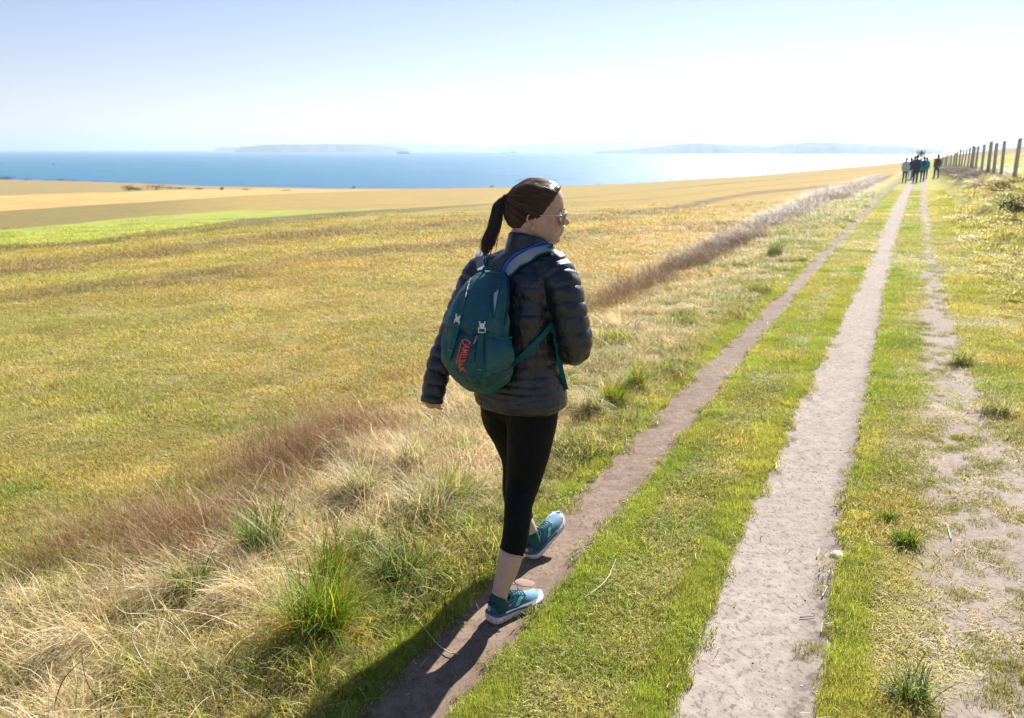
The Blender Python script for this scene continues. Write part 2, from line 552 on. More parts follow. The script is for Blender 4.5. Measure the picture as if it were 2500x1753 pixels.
# crumbly dark rims where turf meets soil
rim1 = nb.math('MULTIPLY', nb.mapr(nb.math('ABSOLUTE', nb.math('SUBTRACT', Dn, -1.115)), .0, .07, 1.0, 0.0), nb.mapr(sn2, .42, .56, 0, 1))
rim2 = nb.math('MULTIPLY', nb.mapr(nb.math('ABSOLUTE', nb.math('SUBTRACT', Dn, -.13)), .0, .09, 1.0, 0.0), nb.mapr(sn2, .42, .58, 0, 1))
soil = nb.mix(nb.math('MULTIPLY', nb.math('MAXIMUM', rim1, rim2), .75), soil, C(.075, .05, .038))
cov = nb.attr('cover', out='Color')
cn1 = nb.noise(P, 1.6, 6, .7); cn2 = nb.noise(P, 14.0, 6, .72)
k = nb.math('MULTIPLY', nb.mapr(cn1, .25, .75, .78, 1.2), nb.mapr(cn2, .25, .75, .6, 1.35))
kk = nb.node('ShaderNodeCombineXYZ', None, X=k, Y=k, Z=k).outputs[0]
cover = nb.mix(1.0, cov, kk, 'MULTIPLY')
cover = nb.mix(nb.mapr(nb.noise(P, 6.0, 5, .75), .55, .72, 0.0, .35), cover, C(.20, .23, .035))
# under the blades near the camera one sees thatch and soil
dist_cam = nb.node('ShaderNodeVectorMath', {'operation': 'LENGTH'}); nb.l.new(P, dist_cam.inputs[0])
farstreak = nb.noise(nb.vecmul(P, (.5, .12, 1)), 1.0, 5, .65)
cover = nb.mix(nb.mapr(farstreak, .42, .62, .0, .34), cover, C(.23, .16, .06))
thatch = nb.mix(nb.mapr(cn2, .35, .65), C(.13, .10, .04), C(.25, .20, .075))
nearf = nb.mapr(dist_cam.outputs['Value'], 5.0, 26.0, .85, 0.0)
cover = nb.mix(nearf, cover, thatch)
final = nb.mix(dirt, cover, soil)
nb.l.new(final, nb.b.inputs['Base Color'])
hgt = nb.math('ADD', nb.math('MULTIPLY', sn2, .6), nb.math('MULTIPLY', sn3, .25))
hgt = nb.math('ADD', hgt, nb.math('MULTIPLY', nb.noise(P, 40.0, 4, .7), .4))
nb.l.new(nb.bump(hgt, .7, .007), nb.b.inputs['Normal'])

# ------------------------------------------------------------------ sea, headlands, haze
m_sea = mat('sea_water', (.006, .075, .15), .30, .5)
nb = NB(m_sea)
P = nb.pos()
w1 = nb.noise(nb.vecmul(P, (.010, .024, 1)), 1.0, 6, .62)
w2 = nb.noise(nb.vecmul(P, (.0011, .0042, 1)), 1.0, 5, .6)
w3 = nb.noise(nb.vecmul(P, (.12, .3, 1)), 1.0, 3, .6)
nb.l.new(nb.mix(nb.mapr(w2, .35, .65), C(.012, .135, .24), C(.028, .18, .30)), nb.b.inputs['Base Color'])
nb.l.new(nb.mapr(w2, .3, .7, .26, .36), nb.b.inputs['Roughness'])
hh = nb.math('ADD', nb.math('MULTIPLY', w1, 1.0), nb.math('MULTIPLY', w3, .35))
nb.l.new(nb.bump(hh, 1.0, 9.0), nb.b.inputs['Normal'])
nb.b.inputs['IOR'].default_value = 1.33
SEA_Z = -60.0
SEA_R = 42000.0
a_ = np.linspace(0, 2 * np.pi, 97)[:-1]
rs_ = np.array([1.0, 800, 2500, 8000, 20000, SEA_R])
sv = np.array([[r * np.sin(t), r * np.cos(t), SEA_Z] for r in rs_ for t in a_])
sea_f = [grid_faces(len(rs_), len(a_))[:, ::-1].copy()]
sea = part('sea', sv, sea_f, m_sea); tag(sea, kind='structure')

m_head = mat('wooded_headland', (.05, .075, .05), .95, .1)
nb = NB(m_head); P = nb.pos()
hn = nb.noise(nb.vecmul(P, (.004, .004, .012)), 1.0, 5, .6)
nb.l.new(nb.mix(nb.mapr(hn, .4, .6), C(.035, .06, .035), C(.10, .10, .06)), nb.b.inputs['Base Color'])
m_bluff = mat('bluff_earth', (.33, .27, .2), .95, .1)

def headland(name, dist, prof, depth, seed, base_py=None):
    """prof: [(px, py_top)] -> a hill mass standing in the sea at the given distance"""
    prof = np.array(prof, float)
    xs = np.linspace(prof[0, 0], prof[-1, 0], 160)
    ys = np.interp(xs, prof[:, 0], prof[:, 1])
    rows = []
    nrow = 9
    base = []
    for i, (x, y) in enumerate(zip(xs, ys)):
        r = ray(x, 400.0); hd = np.array([r[0], r[1]]) / math.hypot(r[0], r[1])
        rt = ray(x, y); e = rt[2] / math.hypot(rt[0], rt[1])
        top = CAM_H + e * (dist + depth * .35)
        top += (vnoise(np.array([i * .35 + seed]), np.array([seed * 3.1]))[0]) * (top - SEA_Z) * .03
        base.append((hd, max(top, SEA_Z + 1)))
    V = []
    for j in range(nrow):
        t = j / (nrow - 1)
        for i, (hd, top) in enumerate(base):
            d_ = dist + depth * t + dist * .012 * vnoise(np.array([i * .12 + seed]), np.array([j * .5]))[0]
            prof_h = [0, .38, .74, 1.0, .98, .86, .6, .3, 0][j]
            z = SEA_Z - 3 + (top - SEA_Z + 3) * prof_h
            if 0 < j < 8: z += (top - SEA_Z) * .05 * vnoise(np.array([i * .5 + j]), np.array([j * 2.3 + seed]))[0]
            if j == 3: z = top
            V.append([hd[0] * d_, hd[1] * d_, z])
    o = part(name, np.array(V), grid_faces(nrow, 160, wrap=False)[:, ::-1].copy(), m_head)
    tag(o, kind='structure')
    return o
c6 = lambda x, y: (1200 + x / 2.296, 300 + y / 2.296)
headland('headland', 11500, [c6(560, 170), c6(600, 160), c6(760, 150), c6(900, 137), c6(1000, 124), c6(1160, 111), c6(1290, 121), c6(1450, 126), c6(1530, 131), c6(1600, 131)], 1500, 3.0)
headland('headland', 10500, [c6(1480, 170), c6(1520, 145), c6(1580, 128), c6(1650, 116), c6(1750, 109), c6(1900, 108), c6(2000, 116), c6(2100, 122), c6(2296, 133), (2240, 362), (2300, 368)], 1800, 8.0)
headland('far_hills', 21000, [c6(0, 128), c6(100, 124), c6(300, 116), c6(500, 112), c6(700, 106), c6(850, 101), c6(1000, 108), c6(1300, 116), c6(1700, 112), c6(2100, 112), c6(2296, 118), (2500, 350), (2700, 352)], 3000, 14.0)
c5 = lambda x, y: (400 + x / 2.87, 320 + y / 2.87)
headland('far_island', 15500, [c5(505, 134), c5(540, 118), c5(580, 108), c5(620, 107), c5(700, 97), c5(800, 92), c5(950, 95), c5(1100, 90), c5(1250, 90), c5(1400, 95), c5(1550, 104), c5(1680, 124), c5(1720, 132)], 1800, 21.0)
headland('far_hills', 24000, [c5(360, 126), c5(400, 112), c5(500, 108), c5(700, 106), c5(1100, 100), c5(1450, 84), c5(1600, 79), c5(1700, 82), c5(1900, 94), c5(2100, 98), c5(2296, 108), (1280, 362)], 2500, 27.0)

m_haze = bpy.data.materials.new('sea_haze'); m_haze.use_nodes = True
t_ = m_haze.node_tree; t_.nodes.clear()
pv = t_.nodes.new('ShaderNodeVolumePrincipled'); mo = t_.nodes.new('ShaderNodeOutputMaterial')
pv.inputs['Color'].default_value = (.62, .80, 1.0, 1)
pv.inputs['Density'].default_value = 0.00006
pv.inputs['Anisotropy'].default_value = 0.35
t_.links.new(pv.outputs[0], mo.inputs['Volume'])
hv, hf = box((0, 0, (420 - 66) / 2), (90000, 90000, 420 + 66))
haze = part('haze', hv, hf, m_haze, smooth=False); tag(haze, kind='stuff')
haze['label'] = 'pale sea haze over the strait'

# ------------------------------------------------------------------ fence along the bank
def wood_mat(name, a, b, sc=40):
    m = mat(name, a, .85, .2); nb = NB(m); O = nb.obj()
    n = nb.noise(nb.vecmul(O, (sc, sc, sc * .12)), 1.0, 4, .6)
    nb.l.new(nb.mix(nb.mapr(n, .3, .7), C(*a), C(*b)), nb.b.inputs['Base Color'])
    nb.l.new(nb.bump(n, .6, .01), nb.b.inputs['Normal'])
    return m
m_post = wood_mat('weathered_post_wood', (.42, .41, .38), (.58, .56, .52))
m_wire = mat('fence_wire', (.30, .29, .28), .5, .5, .6)
s0_, d0_ = 25.7, 2.72
fx, fy = from_sd(s0_, d0_)
fence = empty('fence', (float(fx), float(fy), float(ground_z(fx, fy))), 'long fence of weathered grey posts and thin wire on the bank right of the lane', 'fence')
post_tops = []
prng = np.random.default_rng(5)
posts_s = [s0_ - 3.9 * 1 + 3.9 * i for i in range(0, 40)]
for i, s_ in enumerate(posts_s):
    if s_ < 20: pass
    d_ = d0_ + prng.normal(0, .04)
    x, y = from_sd(s_, d_); x = float(x); y = float(y)
    z = float(ground_z(x, y))
    big = (i % 4 == 1)
    w = (.068 if big else .053) * prng.uniform(.92, 1.1)
    hgt_ = prng.uniform(1.16, 1.27) + (.10 if big else 0)
    lx, ly = prng.normal(0, .02, 2)
    v, f = [], []
    ang = PHI + prng.normal(0, .15)
    n_ = 10
    ring = []
    for k in range(6):
        t = k / 5
        zz = -.3 + (hgt_ + .3) * t
        rr_ = w * (1.04 - .10 * t) * (1 + prng.normal(0, .01))
        th = np.linspace(0, 2 * np.pi, n_, endpoint=False) + ang
        sq = 1 / (np.abs(np.cos(th - ang)) ** 4 + np.abs(np.sin(th - ang)) ** 4) ** .25
        tilt = np.array([lx * zz, ly * zz])
        ring.append(np.stack([x + tilt[0] + np.sin(th) * rr_ * sq, y + tilt[1] + np.cos(th) * rr_ * sq, z + zz + (0.012 * np.sin(th) if k == 5 else 0 * th)], 1))
    V, F = loft(np.array(ring)[:, ::-1])
    part('post', V, F, m_post, fence, smooth=False)
    post_tops.append((x + lx * hgt_, y + ly * hgt_, z, hgt_))
# corner braces seen leaning at the near end
for hfrac in (.30, .52, .74, .95):
    P_ = np.array([(a + .0, b, c + h_ * hfrac * .98) for a, b, c, h_ in post_tops])
    V, F = tube(P_, .0042, n=5, sub=3)
    part('wire', V, F, m_wire, fence)

# ------------------------------------------------------------------ shrubs on the skyline
def leaf_cloud(center, radii, n, size, rg, flat=.0):
    """many small leaf quads spread through an uneven crown"""
    d = rg.standard_normal((n, 3)); d /= np.linalg.norm(d, axis=1)[:, None]
    lob = 1 + .32 * np.sin(d[:, 0] * 4.1 + rg.uniform(0, 6)) * np.sin(d[:, 2] * 3.3 + rg.uniform(0, 6)) + .2 * np.sin(d[:, 1] * 7 + 1)
    rad = rg.random(n) ** .45 * lob
    P = center + d * rad[:, None] * np.asarray(radii)
    P[:, 2] = np.maximum(P[:, 2], center[2] - radii[2] * .9)
    a = rg.standard_normal((n, 3)); a /= np.linalg.norm(a, axis=1)[:, None]
    b = np.cross(a, rg.standard_normal((n, 3))); b /= np.linalg.norm(b, axis=1)[:, None]
    s_ = size * rg.uniform(.5, 1.4, n)[:, None]
    V = np.stack([P - a * s_, P + b * s_ * .5, P + a * s_, P - b * s_ * .5], 1).reshape(-1, 3)
    return V, np.arange(n * 4).reshape(-1, 4)

def twig_cloud(base, height, spread, n, rg, r0=.012, levels=3):
    parts_ = []
    for _ in range(n):
        az = rg.uniform(0, 2 * np.pi); el = rg.uniform(.55, 1.35)
        L = height * rg.uniform(.6, 1.05)
        dr = np.array([math.cos(az) * math.cos(el) * spread, math.sin(az) * math.cos(el) * spread, math.sin(el)])
        p = [np.array(base) + rg.normal(0, .05 * height, 3) * [1, 1, 0]]
        for k in range(3):
            dr = dr + rg.normal(0, .22, 3) * [1, 1, .4]
            p.append(p[-1] + dr * L / 3)
        parts_.append(tube(p, [r0, r0 * .7, r0 * .45, r0 * .2], n=4, sub=1))
        for k in (1, 2, 3):
            for _2 in range(4):
                q = [p[k]]
                d2 = dr * .4 + rg.normal(0, .6, 3)
                for _3 in range(2):
                    d2 = d2 + rg.normal(0, .2, 3) + [0, 0, .15]
                    q.append(q[-1] + d2 * L * .13)
                parts_.append(tube(q, [r0 * .4, r0 * .3, r0 * .12], n=3, sub=1))
    return join(parts_)

m_twig = mat('bare_twigs', (.10, .075, .065), .9, .1)
m_dark_leaf = mat('evergreen_leaf', (.045, .06, .03), .8, .2)
brg = np.random.default_rng(11)
bp = hit(2249, 404)
sx, sy = from_sd(118, .12)
bp = np.array([float(sx), float(sy), float(ground_z(sx, sy))])
rb_ = ray(2257, 362); top_b = CAM_H + rb_[2] / rb_[1] * bp[1]; BH = float(np.clip(top_b - bp[2], 1.2, 5.0))
bush = empty('bush', tuple(bp), 'dark bare round-headed bush on the skyline behind the walkers', 'bush')
V, F = twig_cloud(bp, BH * .85, .28, 40, brg, r0=.018)
part('branches', V, F, m_twig, bush)
V, F = leaf_cloud(bp + [0, 0, BH - .65], (.58, .58, .5), 600, .05, brg)
part('crown', V, F, mat('bud_haze_leaf', (.075, .06, .065), .9, .1), bush, smooth=False)
V, F = tube([bp + [0, 0, -.3], bp + [.05, 0, BH * .4], bp + [0, .1, BH * .8]], [.08, .06, .04], n=8)
part('trunk', V, F, m_twig, bush)

def shrub(x, y, hgt_, w, label, group=None, dark=True, n=500):
    z = float(ground_z(x, y))
    e = empty('shrub', (x, y, z), label, 'shrub', group)
    V, F = leaf_cloud(np.array([x, y, z + hgt_ * .5]), (w, w, hgt_ * .55), n, max(.05, hgt_ * .06), brg)
    part('foliage', V, F, m_dark_leaf if dark else m_shrub_tan, e, smooth=False)
    V, F = twig_cloud((x, y, z - .1), hgt_ * .8, 1.0, 6, brg, r0=.02 * hgt_)
    part('stems', V, F, m_twig, e)
    return e
m_shrub_tan = mat('dry_shrub_leaf', (.17, .11, .085), .9, .1)
# along the lip of the bluff (far edge of the fields)
lip = [(c[0] / 2.87, 400 + c[1] / 2.87, h_, w_, dk) for c, h_, w_, dk in [
    ((60, 122), 5.2, 11, False), ((20, 118), 4.0, 9, True), ((190, 130), 3.0, 8, True), ((335, 134), 2.0, 5, True), ((430, 138), 4.0, 10, True), ((520, 140), 3.0, 9, True),
    ((680, 142), 2.5, 9, True), ((840, 146), 2.0, 9, True), ((895, 184), 3.6, 4, True), ((950, 182), 2.2, 4, False), ((1090, 178), 4.5, 9, False), ((1190, 172), 2.4, 8, True),
    ((1260, 172), 2.0, 5, True), ((1390, 174), 2.0, 5, True), ((1552, 178), 3.2, 2.2, True), ((1720, 180), 2.0, 7, True), ((2000, 184), 1.4, 6, True)]]
names = ['reddish brown shrub thicket at the left end of the shore', 'dark shrub at the far left edge above the sea', 'dark low shrub by the sea, second clump from the left', 'small dark shrub between two longer clumps at the left shore', 'long dark shrub clump above the blue sea at left', 'low dark shrub clump ending the long left hedge by the sea',
         'flat dark shrub on the tan point by the sea', 'thin dark shrub line on the tan point', 'round dark shrub standing alone below the tan point', 'small brown shrub beside the round dark shrub', 'wide reddish brown shrub patch at the end of the tan point', 'low dark shrub where the tan point meets the field edge',
         'small dark shrub right of the tan point', 'tiny dark shrub on the bluff edge above the lime field', 'upright dark shrub alone on the bluff edge', 'flat dark shrub line on the bluff edge', 'thin dark shrub line at the lowest dip of the bluff edge']
EDGE_S = 560.0
def lip_point(px, py, R_=EDGE_S):
    r = ray(px, 450.0); a = math.atan2(r[0], r[1])
    return R_ * math.sin(a), R_ * math.cos(a)
for (px, py, h_, w_, dk), nm in zip(lip, names):
    H_ = hit(px, py + 2)
    R_ = min(EDGE_S, np.hypot(H_[0], H_[1])) if H_ is not None and py > 450 + 8 else EDGE_S
    x, y = lip_point(px, py, 600 if R_ > 500 else R_)
    sc = 1.0 if R_ > 400 else .6
    shrub(x, y, h_ * sc * .42, w_ * sc * .5, nm, None, dk, n=700)
# shoreline hedge dots further right
for px, h_, nm in [(863, 3.0, 'dark post-like shrub on the bluff edge left of the woman'), (1200, 2.6, 'small dark bush against the sea just left of the woman\'s head'),
                   (1461, 1.6, 'low dark shrub on the bluff edge right of the woman'), (1560, 1.8, 'long low dark shrub on the bluff edge right of the woman\'s head'), (1600, 2.0, 'second low dark shrub on the bluff edge, right of the long one'),
                   (1640, 1.6, 'third low dark shrub on the bluff edge before the edge rises'), (1862, 2.6, 'pointed dark bush on the rising bluff edge against the glitter'), (1980, 1.6, 'low dark shrub on the rising bluff edge near the glitter'), (2020, 1.4, 'last small shrub before the glitter at the lane')]:
    x, y = lip_point(px, 450, 602)
    shrub(x, y, h_ * .7, h_ * (2.6 if 'low' in nm or 'last' in nm else .8), nm, None, True, n=350)
# two dark clumps on the bank
m_bankleaf = mat('bank_leaf', (.10, .10, .055), .8, .2)
for px, py, h_, w_, lab in [(2490, 525, .42, .42, 'dark scrubby bush on the bank at the right edge of the picture'), (2462, 474, .34, .5, 'low dark bramble on the bank just below the fence posts')]:
    hp = hit(px, py)
    e = empty('shrub', tuple(hp), lab, 'shrub')
    V, F = twig_cloud(hp - [0, 0, .05], h_, 1.5, 26, brg, r0=.006)
    part('stems', V, F, m_twig, e)
    V, F = leaf_cloud(hp + [0, 0, h_ * .35], (w_, w_, h_ * .5), 900, .022, brg)
    part('foliage', V, F, m_bankleaf, e, smooth=False)

# ------------------------------------------------------------------ ships on the strait
m_hull = mat('ship_hull', (.045, .06, .085), .6)
m_super = mat('ship_superstructure', (.34, .36, .38), .5)
m_white = mat('white_paint', (.8, .8, .78), .5)
def sea_pt(px, py):
    r = ray(px, py); t = (SEA_Z - CAM_H) / r[2]
    return np.array([r[0] * t, r[1] * t, SEA_Z])
def hull(x0, x1, w, h, c, zb=0):
    xs = np.linspace(x0, x1, 13); rings = []
    L = x1 - x0
    for x in xs:
        t = (x - x0) / L
        k = min(1, (1 - t) * 6) ** .6 if t > .8 else min(1, .7 + t * 3)
        k = max(k, .03); sh = 1 + .12 * max(0, t - .8) * 5
        rings.append([[c[0] + x, c[1] - w / 2 * k * .7, c[2] + zb - 2], [c[0] + x, c[1] - w / 2 * k, c[2] + zb + h * sh], [c[0] + x, c[1] + w / 2 * k, c[2] + zb + h * sh], [c[0] + x, c[1] + w / 2 * k * .7, c[2] + zb - 2]])
    return loft(np.array(rings))
p0 = sea_pt(985, 376)
dist_ = np.hypot(p0[0], p0[1]); mpp = dist_ / F_PX
ship = empty('ship', tuple(p0), 'dark blue grey container ship on the pale sea left of centre', 'ship')
L_ = 32 * mpp; hh_ = 2.6 * mpp
V, F = hull(-L_ / 2, L_ / 2, L_ * .15, hh_, p0); part('hull', V, F, m_hull, ship, smooth=False)
V, F = box(p0 + [-L_ * .36, 0, hh_ + 1.7 * mpp], (L_ * .09, L_ * .13, 3.6 * mpp)); part('bridge', V, F, m_super, ship, smooth=False)
V, F = box(p0 + [-L_ * .43, 0, hh_ + 2.2 * mpp], (L_ * .03, L_ * .05, 2.6 * mpp)); part('funnel', V, F, m_hull, ship, smooth=False)
m_cont = mat('container_stack', (.12, .13, .16), .7)
for k in range(7):
    hq = [2.6, 3.0, 2.8, 3.0, 2.4, 2.9, 2.2][k] * mpp
    V, F = box(p0 + [-L_ * .26 + k * L_ * .105, 0, hh_ + hq / 2], (L_ * .095, L_ * .13, hq)); part('container_stack', V, F, m_cont, ship, smooth=False)
V, F = tube([p0 + [L_ * .45, 0, hh_], p0 + [L_ * .45, 0, hh_ + 3.2 * mpp]], .25 * mpp, n=6, sub=1); part('mast', V, F, m_hull, ship)
p0 = sea_pt(1250, 373.5); mpp = np.hypot(p0[0], p0[1]) / F_PX
barge = empty('barge', tuple(p0), 'long low barge behind a tug near the horizon, right of the container ship', 'barge')
L_ = 24 * mpp
V, F = hull(-L_ / 2, L_ / 2, L_ * .12, 1.5 * mpp, p0); part('hull', V, F, m_hull, barge, smooth=False)
V, F = box(p0 + [L_ * .1, 0, 2.3 * mpp], (L_ * .6, L_ * .1, 1.8 * mpp)); part('cargo', V, F, m_cont, barge, smooth=False)
p0 = sea_pt(1229, 374.5); 
tug = empty('tugboat', tuple(p0), 'small dark tugboat just left of the long barge', 'boat')
V, F = hull(-5 * mpp, 5 * mpp, 3 * mpp, 1.2 * mpp, p0); part('hull', V, F, m_hull, tug, smooth=False)
V, F = box(p0 + [mpp, 0, 2.0 * mpp], (3 * mpp, 2 * mpp, 1.8 * mpp)); part('wheelhouse', V, F, m_super, tug, smooth=False)
for px, py, s_, lab in [(1145, 373, 1.0, 'left of two tiny vessels between container ship and barge'), (1166, 372, .8, 'right of two tiny vessels between container ship and barge'), (131, 402, 1.0, 'tiny dark boat alone on the blue water at far left')]:
    p0 = sea_pt(px, py); mpp = np.hypot(p0[0], p0[1]) / F_PX * s_
    b_ = empty('boat', tuple(p0), lab, 'boat')
    V, F = hull(-3.2 * mpp, 3.2 * mpp, 2 * mpp, .9 * mpp, p0); part('hull', V, F, m_hull, b_, smooth=False)
    V, F = box(p0 + [-.3 * mpp, 0, 1.5 * mpp], (2.2 * mpp, 1.2 * mpp, 1.3 * mpp)); part('cabin', V, F, m_super, b_, smooth=False)
# white lighthouse-like building on the low point of the far headland
r = ray(1632, 358); k_ = 11200 / math.hypot(r[0], r[1])
lp = np.array([r[0] * k_, r[1] * k_, -30.0])
lh = empty('coastal_building', (lp[0], lp[1], -45.0), 'tiny white building on the low point of the far headland', 'building')
lh['base'] = [lp[0], lp[1], -45.0]
V, F = box([lp[0], lp[1], -28], (26, 20, 40)); part('wall', V, F, m_white, lh, smooth=False)
V, F = box([lp[0], lp[1], -6], (12, 12, 10)); part('roof', V, F, m_white, lh, smooth=False)

# ------------------------------------------------------------------ walkers far down the lane
def cloth(name, c, rough=.85):
    m = mat(name, c, rough, .25, sheen=.2); nb = NB(m); O = nb.obj()
    n = nb.noise(O, 9.0, 4, .6)
    nb.l.new(nb.bump(n, .35, .02), nb.b.inputs['Normal'])
    return m
m_skin_far = mat('skin_in_shade', (.42, .25, .19), .6)
M_ = {k: cloth(k, v) for k, v in dict(pale_grey_cloth=(.55, .61, .70), black_cloth=(.08, .085, .10), navy_cloth=(.07, .10, .19), teal_cloth=(.02, .32, .52), dark_jeans=(.05, .08, .15), olive_cloth=(.12, .12, .10), blue_cloth=(.03, .12, .25), dark_hair=(.03, .02, .015), white_knit=(.7, .7, .7)).items()}  # dark cloths coloured lighter: bleaching by flare is put into the tones
def walker(pos, head_az, label, top, bottom, hair, scale=1.0, stride=.10, arms=(.12, .12), hood=False, hat=None, bag=None, lean=0.0, slim=1.0):
    pos = np.array(pos, float)
    F_ = np.array([math.sin(head_az), math.cos(head_az), 0]); R_ = np.array([F_[1], -F_[0], 0]); U_ = np.array([0, 0, 1.0])
    g = lambda a, b, c: pos + (R_ * a + F_ * (b + lean * c) + U_ * c) * scale
    e = empty('person', tuple(pos), label, 'person', 'walkers far down the lane')
    s = scale
    hips = {}
    body = []
    tro = []
    for sd, st in ((-1, stride), (1, -stride)):
        J = [g(sd * .085, 0, .88), g(sd * .09, st * .5, .50), g(sd * .09, st * .9 - .04, .09)]
        tro.append(tube(J, np.array([.098, .07, .05]) * s * slim, n=12, sub=4, round_caps=True))
        foot = [g(sd * .09, st * .9 - .08, .05), g(sd * .10, st * .9 + .05, .045), g(sd * .105, st * .9 + .16, .035)]
        V, Fc = tube(foot, np.array([.042, .045, .035]) * s, n=10, sub=3, round_caps=True)
        part('boot', V, Fc, M_['black_cloth'], e)
    tro.append(ellipsoid(g(0, 0, .92), np.array([.165, .12, .13]) * s * slim, rot=np.stack([R_, F_, U_], 1)))
    V, Fc = remesh(*join(tro), .02 * s); part('trousers', V, Fc, bottom, e)
    # body: head, neck, torso core, arms as one surface
    hd = g(0, .02, 1.585)
    body.append(ellipsoid(hd, np.array([.075, .095, .115]) * s, rot=np.stack([R_, F_, U_], 1)))
    body.append(ellipsoid(g(0, .11, 1.565), np.array([.014, .02, .02]) * s))
    body.append(tube([g(0, 0, 1.25), g(0, 0, 1.5)], [.06 * s, .05 * s], n=10, sub=2))
    body.append(ellipsoid(g(0, 0, 1.2), np.array([.14, .09, .28]) * s, rot=np.stack([R_, F_, U_], 1)))
    jac = [loft(np.array([[g(math.cos(t) * a * slim, math.sin(t) * b * slim, z) for t in np.linspace(0, 2 * np.pi, 20, endpoint=False)] for z, a, b in
                          [(.76, .185, .145), (.80, .195, .15), (.95, .18, .14), (1.08, .17, .13), (1.22, .185, .14), (1.32, .185, .13), (1.40, .14, .10), (1.46, .075, .07)]]))]
    for sd, sw in ((-1, arms[0]), (1, arms[1])):
        J = [g(sd * .155, 0, 1.36), g(sd * .215, -sw * .3, 1.10), g(sd * .215, sw * .7, .88)]
        jac.append(tube(J, np.array([.062, .052, .042]) * s, n=12, sub=4, round_caps=True))
        body.append(tube([J[0], J[1], J[2], J[2] + (J[2] - J[1]) * .34], np.array([.04, .035, .028, .032]) * s, n=8, sub=3, round_caps=True))
    V, Fc = remesh(*join(body), .016 * s); part('body', V, Fc, m_skin_far, e)
    V, Fc = remesh(*join(jac), .018 * s, 3); part('jacket', V, Fc, top, e)
    if hood:
        V, Fc = ellipsoid(g(0, -.02, 1.60), np.array([.10, .115, .135]) * s, rot=np.stack([R_, F_, U_], 1)); part('hood', V, Fc, top, e)
    else:
        V, Fc = ellipsoid(g(0, -.022, 1.615), np.array([.086, .10, .112]) * s, rot=np.stack([R_, F_, U_], 1)); part('hair', V, Fc, hair, e)
    if hat:
        V, Fc = ellipsoid(g(0, 0, 1.66), np.array([.10, .115, .075]) * s, rot=np.stack([R_, F_, U_], 1)); part('hat', V, Fc, hat, e)
    return e, g

def lane_pt(s_, d_):
    x, y = from_sd(s_, d_); return (float(x), float(y), float(ground_z(x, y)))
def px_pt(px, s_):
    """point on the ground s_ metres down the lane seen at image column px"""
    lo, hi = -6.0, 8.0
    for _ in range(40):
        m_ = (lo + hi) / 2; x, y = from_sd(s_, m_)
        col_ = 1250 + F_PX * x / (y * CP + (CAM_H - float(ground_z(x, y))) * SPn)
        if col_ < px: lo = m_
        else: hi = m_
    x, y = from_sd(s_, lo); return (float(x), float(y), float(ground_z(x, y)))
PH = PHI
walker(px_pt(2207, 63), PH, 'person in a pale grey hooded jacket and black trousers, leftmost of the far walkers', M_['pale_grey_cloth'], M_['black_cloth'], M_['dark_hair'], .98, hood=True, slim=.92)
walker(px_pt(2219.5, 70), PH + .1, 'person in dark clothes half hidden between the pale and the navy jacket', M_['black_cloth'], M_['pale_grey_cloth'], M_['dark_hair'], .97, slim=.85)
e_, g_ = walker(px_pt(2233, 62), PH, 'broad person in a navy jacket in the middle of the far group', M_['navy_cloth'], M_['black_cloth'], M_['dark_hair'], 1.06, slim=1.12, arms=(-.2, -.2))
walker(px_pt(2228, 72), PH, 'person in a white knit hat behind the navy jacket', M_['navy_cloth'], M_['dark_jeans'], M_['dark_hair'], 1.05, hat=M_['white_knit'])
e_, g_ = walker(px_pt(2250.5, 66), PH, 'person in a teal jacket with a dark backpack, right of the navy jacket', M_['teal_cloth'], M_['dark_jeans'], M_['dark_hair'], 1.0)
pk = empty('backpack', tuple(g_(0, -.2, 1.2)), 'dark backpack on the walker in the teal jacket', 'backpack')
V, F = ellipsoid(g_(0, -.17, 1.22), (.13, .10, .22)); part('pack_body', V, F, M_['navy_cloth'], pk)
V, F = tube([g_(-.1, -.1, 1.38), g_(-.12, .0, 1.43), g_(-.12, .12, 1.36)], .018, n=6); part('strap', V, F, M_['navy_cloth'], pk)
V, F = tube([g_(.1, -.1, 1.38), g_(.12, .0, 1.43), g_(.12, .12, 1.36)], .018, n=6); part('strap', V, F, M_['navy_cloth'], pk)
walker(px_pt(2258, 75), PH, 'person in a bright blue jacket partly behind the teal walker', M_['teal_cloth'], M_['dark_jeans'], M_['dark_hair'], .98, slim=.9)
walker(px_pt(2284, 73), PH - .5, 'person in a dark olive jacket and jeans walking by the bank near the fence', M_['olive_cloth'], M_['dark_jeans'], M_['dark_hair'], 1.06, stride=.15, lean=-.02, slim=1.05)
# white dog ahead on the bank
dp = np.array(px_pt(2303, 72)); dp[2] = float(ground_z(dp[0], dp[1]))
dog = empty('dog', tuple(dp), 'small white dog on the bank right of the dark walker by the fence', 'dog')
da = PH + 1.1; DF = np.array([math.sin(da), math.cos(da), 0]); DR = np.array([DF[1], -DF[0], 0])
dg_ = lambda a, b, c: dp + (DR * a + DF * b + np.array([0, 0, c])) * 1.25
pp = [tube([dg_(0, -.22, .34), dg_(0, -.12, .35), dg_(0, .05, .34), dg_(0, .2, .35)], [.08, .095, .11, .09], n=12, round_caps=True),
      tube([dg_(0, .2, .38), dg_(0, .28, .48), dg_(0, .31, .55)], [.075, .055, .05], n=10, round_caps=True),
      tube([dg_(0, .28, .56), dg_(0, .36, .55), dg_(0, .44, .52)], [.062, .05, .028], n=10, round_caps=True),
      tube([dg_(0, -.28, .38), dg_(0, -.36, .46), dg_(0, -.40, .56)], [.03, .024, .012], n=8, round_caps=True)]
